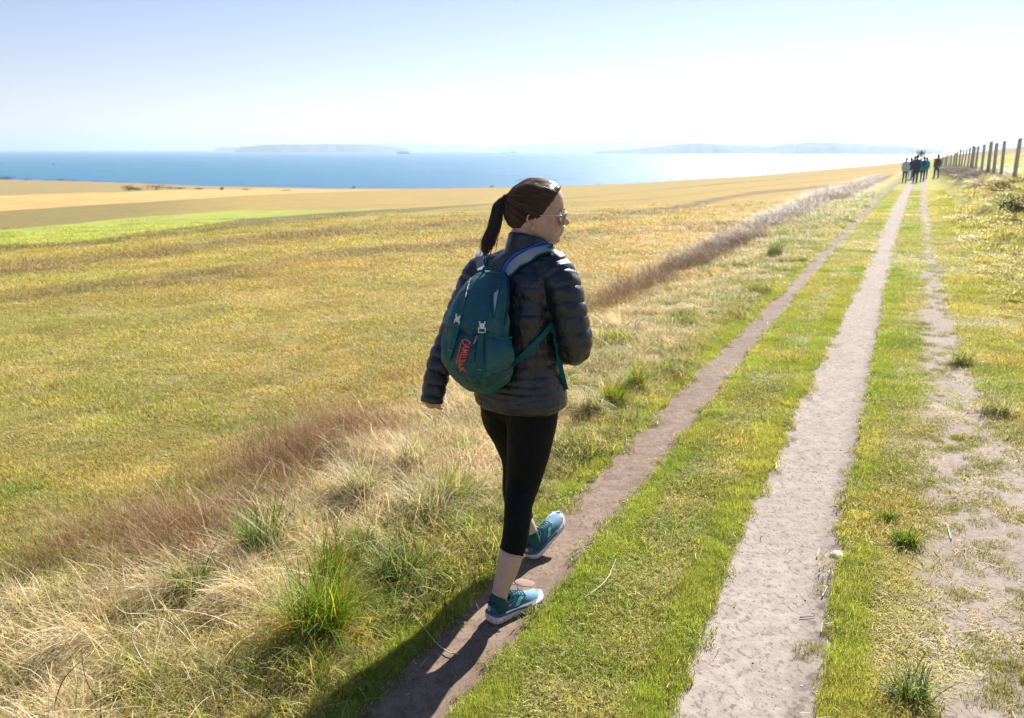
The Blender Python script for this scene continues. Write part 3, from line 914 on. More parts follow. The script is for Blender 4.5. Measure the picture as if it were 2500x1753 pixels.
for sd in (-1, 1):
    pp.append(tube([dg_(sd * .06, .17, .30), dg_(sd * .065, .16, .16), dg_(sd * .065, .18, .03)], [.04, .026, .024], n=8, round_caps=True))
    pp.append(tube([dg_(sd * .06, -.2, .32), dg_(sd * .065, -.12, .22), dg_(sd * .065, -.24, .13), dg_(sd * .065, -.21, .03)], [.06, .04, .024, .024], n=8, round_caps=True))
    pp.append(ellipsoid(dg_(sd * .045, .27, .62), (.02, .02, .045)))
V, F = remesh(*join(pp), .012, 2)
part('body', V, F, mat('white_fur', (.75, .73, .68), .9, .1), dog)

# ================================================================== the woman
from mathutils.bvhtree import BVHTree
def project0(P):
    d = P - np.array([0, 0, CAM_H]); dep_ = d[1] * CP - d[2] * SPn; up_ = d[1] * SPn + d[2] * CP
    return np.array([1250 + F_PX * d[0] / dep_, 876.5 - F_PX * up_ / dep_])
c1 = lambda x, y: (980 + x / 2.477, 400 + y / 2.477)
c2 = lambda x, y: (1000 + x / 2.476, 950 + y / 2.476)
c3 = lambda x, y: (1130 + x / 7.317, 430 + y / 7.317)
c7 = lambda x, y: (1060 + x / 6.708, 760 + y / 6.708)
def frame(az_deg):
    a = R(az_deg); F_ = np.array([math.sin(a), math.cos(a), 0.0]); return np.array([F_[1], -F_[0], 0.0]), F_
UP = np.array([0, 0, 1.0])
wg = np.random.default_rng(21)
w_base = np.array([0.0, 2.95, 0.0]); w_base[2] = float(ground_z(w_base[0], w_base[1]))
woman = empty('person', tuple(w_base), 'woman in black quilted jacket and leggings walking on the left rut, head turned right', 'person')

# ---- materials
m_skin = mat('skin', (.56, .36, .29), .5, .4)
nb = NB(m_skin)
m_skin.node_tree.nodes['Principled BSDF'].inputs['Subsurface Weight'].default_value = .12
m_skin.node_tree.nodes['Principled BSDF'].inputs['Subsurface Radius'].default_value = (.012, .004, .002)
fl = nb.attr('flush'); 
sk = nb.mix(nb.mapr(nb.noise(nb.obj(), 60, 4, .6), .3, .7), C(.60, .40, .325), C(.53, .33, .27))
nb.l.new(nb.mix(fl, sk, C(.45, .13, .11)), nb.b.inputs['Base Color'])
nb.l.new(nb.bump(nb.noise(nb.obj(), 500, 2, .5), .15, .001), nb.b.inputs['Normal'])

def nylon(name, c, rough, wr=1.0):
    m = mat(name, c, rough, .55); nb = NB(m); O = nb.obj()
    a = nb.noise(nb.vecmul(O, (1, 1, .55)), 34.0, 4, .55, .7)
    b = nb.noise(O, 11.0, 3, .5, .4)
    v = nb.noise(O, 900.0, 2, .5)
    h = nb.math('ADD', nb.math('MULTIPLY', a, .6), nb.math('MULTIPLY', b, .8))
    h = nb.math('ADD', h, nb.math('MULTIPLY', v, .03))
    nb.l.new(nb.bump(h, .65 * wr, .016), nb.b.inputs['Normal'])
    nb.l.new(nb.mapr(a, .3, .7, rough - .06, rough + .08), nb.b.inputs['Roughness'])
    nb.l.new(nb.mix(nb.mapr(b, .3, .7), C(*[x * .85 for x in c]), C(*[x * 1.2 for x in c])), nb.b.inputs['Base Color'])
    return m
m_jacket = nylon('black_quilted_nylon', (.0062, .0115, .022), .38)
m_leg = nylon('black_stretch_fabric', (.0035, .004, .006), .66, .5); m_leg.node_tree.nodes['Principled BSDF'].inputs['Specular IOR Level'].default_value = .16
m_jacket.node_tree.nodes['Principled BSDF'].inputs['Specular IOR Level'].default_value = .62
m_teal = nylon('teal_pack_fabric', (.002, .080, .102), .55, 1.1)
m_teal_dark = nylon('dark_teal_pocket_fabric', (.002, .048, .094), .55, .9)
m_teal_low = nylon('green_teal_base_fabric', (.003, .045, .052), .6, 1.0)
m_web = mat('teal_webbing', (.002, .098, .118), .65, .3)
nb = NB(m_web); nb.l.new(nb.bump(nb.node('ShaderNodeTexWave', {'bands_direction': 'DIAGONAL'}, Vector=nb.obj(), Scale=300.0).outputs[0], .3, .001), nb.b.inputs['Normal'])
m_strapgrey = nylon('grey_mesh_strap', (.27, .30, .36), .8, .3)
m_tube = mat('blue_drinking_tube', (.005, .08, .42), .35, .5)
m_hair = mat('brown_hair', (.035, .019, .012), .42, .4)
nb = NB(m_hair); O = nb.obj()
hv_ = nb.attr('hv')
nb.l.new(nb.mix(hv_, C(.020, .012, .008), C(.14, .078, .042)), nb.b.inputs['Base Color'])
m_hair.node_tree.nodes['Principled BSDF'].inputs['Anisotropic'].default_value = .5
m_tie = mat('black_hair_tie', (.01, .01, .011), .8)
m_gold = mat('thin_metal_frame', (.85, .78, .62), .22, .5, 1.0)
m_lens = mat('amber_mirror_lens', (.07, .048, .02), .07, .7, .35)
m_buckle = mat('pale_plastic_buckle', (.62, .68, .74), .4)
m_coral = mat('coral_print', (.80, .085, .075), .6)

# ---- joints from the pose
TH = 38.0                                        # hips heading, chest turns a little further
A_ = lambda p, Y: at_y(p[0], p[1], Y)
rLeg = [(A_((1300, 972), 3.00), .106), (A_((1298, 1030), 2.985), .098), (A_((1289, 1111), 2.965), .0815), (A_((1278, 1172), 2.95), .068), (A_((1267, 1226), 2.90), .0565), (A_((1263, 1272), 2.875), .0525), (A_((1258, 1312), 2.855), .0515), (A_((1247, 1354), 2.835), .0468)]
lLeg = [(A_((1236, 972), 3.10), .104), (A_((1236, 1015), 3.11), .098), (A_((1254, 1071), 3.16), .083), (A_((1262, 1132), 3.205), .062), (A_((1258, 1185), 3.23), .0555), (A_((1264, 1235), 3.25), .053), (A_((1278, 1268), 3.265), .046)]
rAnk = A_((1219, 1458), 2.80); lAnk = A_((1297, 1306), 3.275)
def jt(L): return np.array([a for a, _ in L]), np.array([b for _, b in L])
rP, rR = jt(rLeg); lP, lR = jt(lLeg)
torso_axis = [(.703, (1271, 1003), .170, .140, 38), (.720, (1271, 998), .181, .150, 38), (.765, (1270, 960), .180, .149, 38), (.82, (1269, 920), .170, .138, 39), (.886, (1268, 880), .158, .124, 40), (.98, (1266, 818), .158, .120, 41),
              (1.06, (1265, 768), .168, .124, 42), (1.12, (1265, 730), .176, .125, 42), (1.175, (1266, 692), .180, .120, 42), (1.215, (1269, 662), .168, .106, 42), (1.245, (1273, 645), .140, .092, 42), (1.268, (1277, 632), .105, .084, 42), (1.285, (1280, 622), .086, .079, 42)]
def torso_rings(sc=1.0, n=40):
    out_ = []
    for z, p, a, b, h_ in torso_axis:
        Y = 3.03 + (.02 if z > 1.1 else 0)
        x = at_y(p[0], p[1], Y)[0]
        Rr, Ff = frame(h_)
        th = np.linspace(0, 2 * np.pi, n, endpoint=False)
        c, s = np.cos(th), np.sin(th)
        e = 2 / 2.35
        X = np.sign(c) * np.abs(c) ** e * a * sc; Yy = np.sign(s) * np.abs(s) ** e * b * sc
        out_.append(np.array([x, Y, z]) + X[:, None] * Rr + Yy[:, None] * Ff)
    out_ = np.array(out_)
    Cc = catmull(out_.reshape(len(out_), -1), 4)
    return Cc.reshape(-1, n, 3)
rArm = [(A_((1352, 662), 2.96), .070), (A_((1368, 690), 2.935), .069), (A_((1383, 735), 2.915), .067), (A_((1395, 790), 2.90), .0645), (A_((1403, 838), 2.90), .062), (A_((1401, 852), 2.945), .058), (A_((1390, 856), 3.02), .051), (A_((1378, 862), 3.10), .043)]
lArm = [(A_((1172, 672), 3.15), .066), (A_((1150, 712), 3.145), .0635), (A_((1126, 765), 3.13), .0575), (A_((1100, 826), 3.10), .0525), (A_((1083, 868), 3.07), .051), (A_((1067, 915), 3.04), .047), (A_((1054, 982), 3.01), .0395)]
rAP, rAR = jt(rArm); lAP, lAR = jt(lArm)

# ---- head
PSI = 85.0
Rh, Fh = frame(PSI)
HS = 1.0
ear = at_y(1300, 547, 2.995)
Oh = ear - Rh * .074 * HS - UP * .088 * HS
def H(x, y, z):
    return Oh + (Rh * x + Fh * y + UP * z) * HS
def Hv(P):
    P = np.asarray(P, float); return Oh + (P[:, :1] * Rh + P[:, 1:2] * Fh + P[:, 2:3] * UP) * HS
hz = [.0, .0135, .024, .032, .0405, .046, .052, .0675, .075, .082, .0945, .111, .1236, .134, .144, .161, .182, .198, .215, .2295, .240, .2445]
front = [.074, .101, .1045, .101, .1125, .1095, .1165, .1145, .121, .1345, .131, .1195, .112, .113, .1155, .1150, .111, .105, .095, .072, .040, .018]
fbase = [.070, .092, .096, .098, .100, .101, .102, .104, .1045, .105, .106, .107, .108, .110, .112, .1125, .110, .104, .094, .071, .040, .018]
front = [v * 1.085 + (.004 if .066 < z < .096 else 0) for v, z in zip(front, hz)]
fbase = [v * 1.085 for v in fbase]
back = [.045, .018, .002, -.008, -.018, -.026, -.034, -.054, -.062, -.068, -.074, -.080, -.082, -.082, -.080, -.076, -.068, -.058, -.043, -.02, .0, .008]
wid = [.016, .030, .038, .044, .0495, .053, .056, .062, .0645, .0655, .067, .0685, .069, .070, .071, .0725, .0715, .067, .057, .040, .022, .006]
sig = [.02, .020, .020, .017, .018, .018, .016, .010, .0115, .0125, .011, .0095, .010, .014, .02, .03, .03, .03, .03, .03, .03, .03]
def head_ring(z, off=0.0, n=72):
    f_ = np.interp(z, hz, front); fb = np.interp(z, hz, fbase); b_ = np.interp(z, hz, back); w_ = np.interp(z, hz, wid); sg = np.interp(z, hz, sig)
    yc = b_ * .45 + fb * .55 if z < .06 else (b_ + fb) * .5 - .004
    th = np.linspace(0, 2 * np.pi, n, endpoint=False)
    c, s = np.cos(th), np.sin(th)
    x = np.sign(c) * np.abs(c) ** .92 * w_
    y = np.where(s > 0, np.abs(s) ** .85 * (fb - yc), -np.abs(s) ** .95 * (yc - b_))
    y = y + yc
    bump_ = (f_ - fb) * np.exp(-(x / sg) ** 2) * (s > 0)
    # eye sockets and cheek hollows
    sock = -.0085 * np.exp(-((np.abs(x) - .031) / .013) ** 2) * np.exp(-((z - .118) / .010) ** 2) * (s > 0)
    cheek = .004 * np.exp(-((np.abs(x) - .042) / .016) ** 2) * np.exp(-((z - .088) / .016) ** 2) * (s > 0)
    y = y + bump_ + sock + cheek
    nx = c * off; ny = s * off
    return np.stack([x + nx, y + ny, np.full(n, z)], 1)
zs_h = np.unique(np.concatenate([np.linspace(0, .2445, 56), hz]))
hr = np.array([head_ring(z) for z in zs_h])
hV, hF = loft(hr); hV = Hv(hV)
bodyparts = [(hV, hF)]
# neck
nb0 = at_y(1281, 622, 3.06)
bodyparts.append(tube([nb0 - UP * .06, nb0 + UP * .01, H(0, -.022, .035), H(0, -.012, .08)], [.062, .055, .052, .05], n=20, sub=5))
# ears: outer rim, inner bowl, lobe
def ear_parts(sd):
    pr = []
    rim = []
    for t in np.linspace(-.35 * np.pi, 1.28 * np.pi, 16):
        yy = -.004 + .0165 * math.cos(t) * (1.0 if math.sin(t) > 0 else .75); zz = .100 + .0235 * math.sin(t)
        rim.append(H(sd * (.0765 + .006 * (1 - math.cos(t)) * .5), yy - .003 * math.sin(t), zz))
    pr.append(tube(rim, .0042, n=8, sub=2, round_caps=True))
    pr.append(ellipsoid(H(sd * .0695, -.004, .096), np.array([.0055, .0150, .0235]), rot=np.stack([Rh, Fh, UP], 1)))
    pr.append(ellipsoid(H(sd * .0755, .001, .073), np.array([.0045, .0075, .0095]), rot=np.stack([Rh, Fh, UP], 1)))
    pr.append(ellipsoid(H(sd * .077, .010, .091), np.array([.004, .003, .006]), rot=np.stack([Rh, Fh, UP], 1)))
    return pr
bodyparts += ear_parts(1) + ear_parts(-1)
# trunk and limbs under the clothes
tv, tf = loft(torso_rings(.86)); bodyparts.append((tv, tf))
Rp, Fp = frame(TH)
rot_p = np.stack([Rp, Fp, UP], 1)
bodyparts.append(ellipsoid((rP[0] + lP[0]) / 2 + UP * .02, (.155, .115, .12), 24, 16, rot_p))
rCalf = np.vstack([rP, A_(c2(612, 1000), 2.83)[None], A_((1238, 1392), 2.82)[None], A_((1226, 1428), 2.81)[None], rAnk[None]])
rCalfR = np.concatenate([rR - .008, [.0462, .041, .0338, .0305]]); rCalfR[7] = .0462
bodyparts.append(tube(rCalf, rCalfR, n=28, sub=5, round_caps=True))
lCalf = np.vstack([lP, A_((1288, 1287), 3.27)[None], lAnk[None]])
lCalfR = np.concatenate([lR - .008, [.036, .031]])
bodyparts.append(tube(lCalf, lCalfR, n=28, sub=5, round_caps=True))
for Pn, Rn in ((rAP, rAR), (lAP, lAR)):
    bodyparts.append(tube(Pn, np.linspace(.042, .026, len(Pn)), n=16, sub=4, round_caps=True))
# feet inside the shoes
def foot_axes(az_, pitch):
    Rf, Ff = frame(az_); return Rf, Ff * math.cos(R(pitch)) + UP * math.sin(R(pitch)), UP * math.cos(R(pitch)) - Ff * math.sin(R(pitch))
FOOT = {}
for nm_, ank, az_, pit in (('r', rAnk, 50, 0), ('l', lAnk, 38, 25)):
    Rf, F2, U2 = foot_axes(az_, pit)
    heel_ = ank - F2 * .050 - U2 * .090
    gz_ = float(ground_z(heel_[0], heel_[1]))
    heel_[2] = gz_ + .001
    FOOT[nm_] = heel_
    bodyparts.append(tube([heel_ + F2 * .045 + U2 * .10, heel_ + F2 * .04 + U2 * .052, heel_ + F2 * .09 + U2 * .047, heel_ + F2 * .15 + U2 * .042, heel_ + F2 * .2 + U2 * .037], [.029, .024, .023, .021, .015], n=12, sub=4, round_caps=True))
def hand(wrist, along, palm_n, thumb_dir, size=1.0, curl=1.0):
    """palm, four unequal curled fingers and a thumb from the side of the palm"""
    along = along / np.linalg.norm(along); side = np.cross(along, palm_n); side /= np.linalg.norm(side)
    if side @ thumb_dir < 0: side = -side
    pn = palm_n / np.linalg.norm(palm_n)
    pr = [tube([wrist, wrist + along * .03 * size, wrist + along * .078 * size], np.array([[.022, .018], [.030, .015], [.036, .012]]) * size, n=16, sub=4, ref=side, round_caps=True)]
    for i, (off, L) in enumerate(((.028, .068), (.009, .076), (-.010, .070), (-.027, .055))):
        b0 = wrist + along * .070 * size + side * off * size
        d = along.copy(); pts = [b0]
        for k, (fr, ang) in enumerate(((.45, .45), (.32, .85), (.25, 1.25))):
            a_ = ang * curl
            d = along * math.cos(a_) + pn * math.sin(a_)
            pts.append(pts[-1] + d * L * fr * size)
        pr.append(tube(pts, np.array([.0092, .0086, .0078, .0066]) * size, n=10, sub=4, round_caps=True))
    t0 = wrist + along * .025 * size + side * .026 * size
    pr.append(tube([t0, t0 + (along * .7 + side * .6) * .03 * size, t0 + (along * 1.0 + side * .35 + pn * .4) * .056 * size], np.array([.013, .0105, .008]) * size, n=10, sub=4, round_caps=True))
    return pr
wl = lAP[-1] + (lAP[-2] - lAP[-1]) * .84
bodyparts += hand(wl, lAP[-1] - lAP[-2], Rp * .6 + Fp * .8, Fp, .95, .9)
wr_ = rAP[-1]
bodyparts += hand(wr_ + UP * -.005, np.array([-.25, .75, -.45]), np.array([-.6, .1, -.3]), UP, .95, .8)
bV, bF = remesh(*join(bodyparts), .0034, 1)
body = part('body', bV, bF, m_skin, woman)
L_ = (bV - Oh) @ np.stack([Rh, Fh, UP], 1) / HS
lip_m = np.exp(-((L_[:, 2] - .046) / .0075) ** 4) * np.exp(-(L_[:, 0] / .020) ** 4) * (L_[:, 1] > .103) * .85
ear_m = .30 * np.exp(-((np.abs(L_[:, 0]) - .078) / .008) ** 2) * np.exp(-((L_[:, 2] - .098) / .03) ** 2)
nose_m = .35 * np.exp(-((L_[:, 2] - .082) / .012) ** 2) * np.exp(-(L_[:, 0] / .016) ** 2) * (L_[:, 1] > .11)
chk_m = .16 * np.exp(-((L_[:, 2] - .085) / .02) ** 2) * np.exp(-((np.abs(L_[:, 0]) - .045) / .02) ** 2) * (L_[:, 1] > .05)
hnd = (np.linalg.norm(bV - lAP[-1], axis=1) < .12) * .30 + (np.linalg.norm(bV - rAP[-1], axis=1) < .2) * .2
vattr(body.data, 'flush', np.clip(lip_m + ear_m + nose_m + chk_m + hnd, 0, 1))

# ---- eyes and brows behind the glasses
m_eye = mat('eye', (.7, .68, .65), .2); m_brow = mat('brow_hair', (.03, .018, .012), .7)
for sd in (-1, 1):
    V, F = ellipsoid(H(sd * .031, .1015, .116), (.0115, .0115, .0115)); part('eye', V, F, m_eye, woman)
    V, F = tube([H(sd * .014, .125, .134), H(sd * .032, .1205, .139), H(sd * .050, .104, .135)], [.0022, .0028, .0015], n=6, sub=4); part('eyebrow', V, F, m_brow, woman)
    V, F = tube([H(sd * .020, .1145, .119), H(sd * .032, .1155, .1205), H(sd * .044, .106, .1175)], [.0010, .0014, .001], n=6, sub=4); part('eyelashes', V, F, m_brow, woman)

# ---- jacket
jk = [loft(torso_rings(1.0))]
jk.append(tube(rAP, rAR, n=28, sub=5)); jk.append(tube(lAP, lAR, n=28, sub=5))
for Pa, Ra in ((rAP, .074), (lAP, .070)):
    jk.append(ellipsoid(Pa[0] + np.array([0, 0, -.012]), (Ra, Ra, Ra * .92), 20, 14))
# shoulder yoke
jk.append(tube([lAP[0] + UP * .012, at_y(1283, 640, 3.06) - UP * .015, rAP[0] + UP * .012], [.060, .080, .062], n=24, sub=8, round_caps=True))
# collar: higher at the nape than under the chin
Rc, Fc = frame(44)
def cring(c, a, b, tilt, n=32):
    th = np.linspace(0, 2 * np.pi, n, endpoint=False)
    p = c + np.cos(th)[:, None] * a * Rc + np.sin(th)[:, None] * b * Fc
    p[:, 2] += -np.sin(th) * tilt
    return p
cb = at_y(1281, 628, 3.06); ct = at_y(1289, 580, 3.07)
col_r = [cring(cb - UP * .03, .094, .092, 0), cring(cb, .084, .083, .004), cring(cb * .6 + ct * .4, .0775, .079, .012), cring(ct - UP * .004, .0745, .078, .024), cring(ct + UP * .004, .071, .074, .026)]
jk.append(loft(np.array(col_r)))
jV, jF = remesh(*join(jk), .0042, 4)
jN = vnormals(jV, jF)
def seg_param(P, A):
    """arc length along polyline A and distance"""
    best = np.full(len(P), 1e9); par = np.zeros(len(P)); acc = 0.0
    for i in range(len(A) - 1):
        d = A[i + 1] - A[i]; L = np.linalg.norm(d)
        t = np.clip(((P - A[i]) @ d) / (L * L), 0, 1)
        dist = np.linalg.norm(P - (A[i] + t[:, None] * d), axis=1)
        m_ = dist < best; best[m_] = dist[m_]; par[m_] = acc + t[m_] * L; acc += L
    return par, best, acc
pr_, dr_, Lr = seg_param(jV, rAP); pl_, dl_, Ll = seg_param(jV, lAP)
n_low = noise3(jV[::1], 9.0, 3.0); n_mid = noise3(jV[::1], 26.0, 8.0)
def puff(q, sh=.42): return np.abs(np.sin(np.pi * q)) ** sh
z_ = jV[:, 2] + .006 * n_low
zq = np.interp(z_, [.695, .728, .748, .768, .788, .815, .85, .89, .935, .98, 1.03, 1.08, 1.13, 1.18, 1.23, 1.28, 1.33], np.arange(17))
tors = puff(zq) * .0042 - .0030
arm_r = (dr_ < .080) & (pr_ > .012); arm_l = (dl_ < .077) & (pl_ > .012)
disp = tors.copy()
slq = lambda p_, L, nz: puff((p_ + .014 * nz + .010) / .047) * .0078 - .0045
disp[arm_r] = slq(pr_, Lr, n_low)[arm_r]; disp[arm_l] = slq(pl_, Ll, n_low)[arm_l]
collar_m = smooth01(1.285, 1.30, jV[:, 2]) * (np.linalg.norm(jV[:, :2] - ct[:2], axis=1) < .11)
disp = disp * (1 - .75 * collar_m)
# elbow crumples and pull wrinkles
elb = np.exp(-((pr_ - (Lr - .20)) / .06) ** 2) * arm_r
disp += .006 * n_mid * (.35 + elb) + .004 * n_low
jV2 = jV + jN * disp[:, None]
jV2 = lap(jV2, jF, 1, .35)
jacket = part('jacket', jV2, jF, m_jacket, woman)
polys = [tuple(map(int, q)) for g in jF for q in g]
jbvh = BVHTree.FromPolygons([tuple(v) for v in jV2], polys)
CAMP = Vector((0, 0, CAM_H))
def jpt(p, off=.004, Yf=3.0):
    d = Vector(ray(*p)).normalized()
    loc, nor, idx, dist = jbvh.ray_cast(CAMP, d, 10)
    if loc is None: return at_y(p[0], p[1], Yf), np.array([0, -1.0, .1])
    n = np.array(nor)
    if n @ np.array(d) > 0: n = -n
    return np.array(loc) + n * off, n
# centre seam down the back panel
seam = []
for yy in np.linspace(1010, 1500, 16):
    p_, n_ = jpt(c1(820 - (yy - 1010) * .02, yy), .0005); seam.append(p_)
V, F = tube(np.array(seam), .0012, n=5, sub=2); part('seam', V, F, m_jacket, woman)

# ---- leggings
lg = [tube(rP, rR, n=32, sub=6, round_caps=False), tube(lP, lR, n=32, sub=6, round_caps=False)]
pc = (rP[0] + lP[0]) / 2
lg.append(ellipsoid(pc + UP * .02, (.168, .122, .13), 28, 18, rot_p))
for sd, hp in ((1, rP[0]), (-1, lP[0])):
    lg.append(ellipsoid(hp - Fp * .035 - UP * .01, (.083, .085, .085), 20, 14))
lV, lF = remesh(*join(lg), .0045, 5)
ln1 = noise3(lV, 14.0, 5.0); lN = vnormals(lV, lF)
kn = np.exp(-(np.minimum(np.linalg.norm(lV - rP[4], axis=1), np.linalg.norm(lV - lP[4], axis=1)) / .085) ** 2)
ln2 = noise3(lV * [1, 1, 2.6], 24.0, 7.0)
lV = lV + lN * (.0018 * ln1 + .0035 * ln2 * (kn + .18))[:, None]
leggings = part('leggings', lV, lF, m_leg, woman)

# ---- hair shell, strands, ponytail
hl_z = [-.02, .045, .055, .065, .078, .092, .104, .112, .128, .150, .175, .192, .205, .215, .25]
hl_y = [-.065, -.050, -.042, -.036, -.030, -.022, .010, .034, .049, .065, .087, .101, .112, .118, .13]
hair_r = []
zs2 = np.linspace(.036, .2445, 60)
for z in zs2:
    rg = head_ring(z, 0, 96)
    c_ = np.array([0, .012, 0]); v = rg[:, :2] - np.array([0, .012]); ln = np.linalg.norm(v, axis=1)[:, None]
    up = smooth01(.16, .25, z) * .001
    yh = np.interp(z, hl_z, hl_y)
    k = smooth01(0.0, .026, yh - rg[:, 1])
    thick = .0105 * smooth01(.040, .085, z) + .002 + .004 * smooth01(.08, -.05, rg[:, 1]) * smooth01(.06, .12, z)
    off = -.006 + (thick + .006) * k
    ridg = .0012 * np.sin(rg[:, 1] * 90 + z * 260) * k
    q = rg.copy(); q[:, :2] += v / ln * (off + ridg)[:, None]; q[:, 2] += up * k
    hair_r.append(q)
top = hair_r[-1].mean(0)
hV_, hF_ = loft(np.array(hair_r)); hV_ = Hv(hV_)
hair = part('hair', hV_, hF_, m_hair, woman)
vattr(hair.data, 'hv', np.full(len(hV_), .12))
hb = BVHTree.FromPolygons([tuple(v) for v in hV_], [tuple(map(int, q)) for g in hF_[:1] for q in g] + [tuple(hF_[2])])
hc = H(0, .015, .135)
def on_hair(dvec, off):
    d = Vector(dvec).normalized()
    loc, nor, i, ds = hb.ray_cast(Vector(hc) + d * .4, -d, .6)
    if loc is None: return np.array(hc) + np.array(d) * .1
    return np.array(loc) + np.array(d) * off
tie = H(0.004, -.094, .178)
def ribbon_tubes(paths, r0, r1):
    out_ = []; 
    for p in paths: out_.append(tube(p, np.linspace(r0, r1, len(p)), n=3, sub=1))
    return out_
paths, hvs = [], []
for i in range(1500):
    sd = 1 if i % 3 else -1
    zz = wg.uniform(.055, .243)
    yh = np.interp(zz, hl_z, hl_y)
    if zz > .2: 
        xx = sd * wg.uniform(0, .055); yy = np.interp(abs(xx), [0, .03, .055], [.112, .105, .087]); zz = .208 - abs(xx) * .25 + wg.uniform(-.004, .004)
    else:
        ring = head_ring(zz, 0, 96); sel = ring[(ring[:, 0] * sd > 0)]; j = np.argmin(np.abs(sel[:, 1] - (yh - .004))); xx, yy = sel[j, 0], sel[j, 1]
    p0 = H(xx, yy - abs(wg.normal(0, .007)) + .003, zz + wg.normal(0, .003)); d0 = p0 - hc; d1 = tie - hc
    d0 /= np.linalg.norm(d0); d1 /= np.linalg.norm(d1)
    om = math.acos(np.clip(d0 @ d1, -1, 1)); o_ = wg.uniform(.0002, .0024)
    pp = []
    wob = wg.normal(0, .012)
    for t in np.linspace(0, 1, 11):
        d = (math.sin((1 - t) * om) * d0 + math.sin(t * om) * d1) / (math.sin(om) + 1e-9)
        d = d + UP * wob * math.sin(t * math.pi)
        pp.append(on_hair(d, (o_ if t > .12 else o_ * .4) + .0012 * math.sin(t * 9 + i)))
    pp[-1] = tie + wg.normal(0, .003, 3)
    paths.append(np.array(pp)); hvs.append(np.clip(wg.normal(.42, .36) + .35 * smooth01(.16, .21, zz), 0, 1))  # strands towards the crown coloured lighter, a painted sun highlight
tb = ribbon_tubes(paths, .0009, .0007)
V, F = join(tb); strands = part('strands', V, F, m_hair, hair); strands['kind'] = 'stuff'
vattr(strands.data, 'hv', np.repeat(hvs, [len(t[0]) for t in tb]))
# loose wisps over temple and crown
wp, hvs = [], []
for i in range(24):
    if i < 6:
        a = H(.062 + wg.normal(0, .004), .066 + wg.normal(0, .012), .160 + wg.normal(0, .012)); drop = wg.uniform(.04, .12)
        q = [a, a + Rh * .006 - UP * drop * .4 + Fh * wg.normal(0, .006), a + Rh * .008 - UP * drop + Fh * wg.normal(.002, .014)]
        q[1] = q[1]; r0 = .0006
    else:
        th = wg.uniform(-.5, 1.2); a = H(wg.normal(0, .03), .09 - .12 * wg.random(), .238 + wg.normal(0, .004)); r0 = .0006
        q = [a, a + UP * wg.uniform(.001, .006) + Fh * wg.normal(0, .012), a + UP * wg.uniform(.000, .007) - Fh * wg.uniform(.01, .05)]
    wp.append(catmull(q, 5)); hvs.append(.8)
for i in range(110):
    t_ = wg.uniform(0, 2 * np.pi); zz = wg.uniform(.10, .235); rg_h = head_ring(zz, .013, 48); q0 = rg_h[wg.integers(0, 48)]
    if q0[1] > .06 and zz < .2: continue
    a = H(q0[0], q0[1], q0[2] + .004); o_d = (a - hc); o_d /= np.linalg.norm(o_d); tdv = tie - a; tdv /= np.linalg.norm(tdv)
    wp.append(catmull([a - o_d * .004, a + o_d * wg.uniform(.001, .006) + tdv * .012, a + o_d * wg.uniform(-.002, .009) + tdv * wg.uniform(.02, .04)], 4)); hvs.append(.9)
# the long strand that crosses the cheek to the jaw
wp.append(catmull([H(.070, .066, .155), H(.0745, .055, .115), H(.0715, .064, .07), H(.060, .078, .040), H(.045, .092, .028)], 6)); hvs.append(.2)
tb = ribbon_tubes(wp, .0004, .00022); V, F = join(tb)
wisps = part('wisps', V, F, m_hair, hair); wisps['kind'] = 'stuff'; vattr(wisps.data, 'hv', np.repeat(hvs, [len(t[0]) for t in tb]))
# ponytail
def A3(x, y, Y): return at_y(*c3(x, y), Y)
pt = np.array([tie, A3(735, 405, 3.065), A3(650, 500, 3.05), A3(605, 700, 3.03), A3(560, 900, 3.015), A3(490, 1080, 3.0), A3(440, 1240, 2.985), A3(390, 1400, 2.975)])
prd = np.array([.008, .015, .021, .0225, .0225, .022, .018, .008])
core = tube(pt, prd * .72, n=14, sub=5, round_caps=True)
ponytail = part('ponytail', *core, m_hair, woman)
vattr(ponytail.data, 'hv', np.full(len(core[0]), .1))
ptC = catmull(np.hstack([pt, prd[:, None]]), 4)
paths, hvs = [], []
for i in range(520):
    a, rr_ = wg.uniform(0, 2 * np.pi), wg.uniform(.45, 1.0) ** .5
    end = len(ptC) - wg.integers(0, 9)
    ph = wg.uniform(0, 6.28); k = wg.uniform(.5, 1.5)
    fly = wg.normal(0, 1, 3) * (.022 if i % 9 == 0 else .006)
    p = []
    for j in range(end):
        t = j / len(ptC); r = ptC[j, 3] * rr_
        off = np.array([math.cos(a), math.sin(a) * .8, 0]) * r
        if j > len(ptC) * .7: off = off * 1.1
        p.append(ptC[j, :3] + off + fly * t ** 2.2 + np.array([math.sin(t * 5 * k + ph), math.cos(t * 4 * k + ph), 0]) * .0035 * t)
    paths.append(np.array(p)); hvs.append(np.clip(wg.normal(.35, .3), 0, 1))
tb = ribbon_tubes(paths, .0009, .0006); V, F = join(tb)
pst = part('strands', V, F, m_hair, ponytail); pst['kind'] = 'stuff'; vattr(pst.data, 'hv', np.repeat(hvs, [len(t[0]) for t in tb]))
tdir = (pt[1] - pt[0]) / np.linalg.norm(pt[1] - pt[0])
tor = []
for k in range(5):
    c0 = tie + tdir * (.002 + .0042 * k)
    ring = [c0 + (Rh * math.cos(t) + UP * math.sin(t)) * .0115 for t in np.linspace(0, 2 * np.pi, 17)]
    tor.append(tube(ring, .0032, n=8, sub=1))
V, F = join(tor); part('hair_tie', V, F, m_tie, woman)

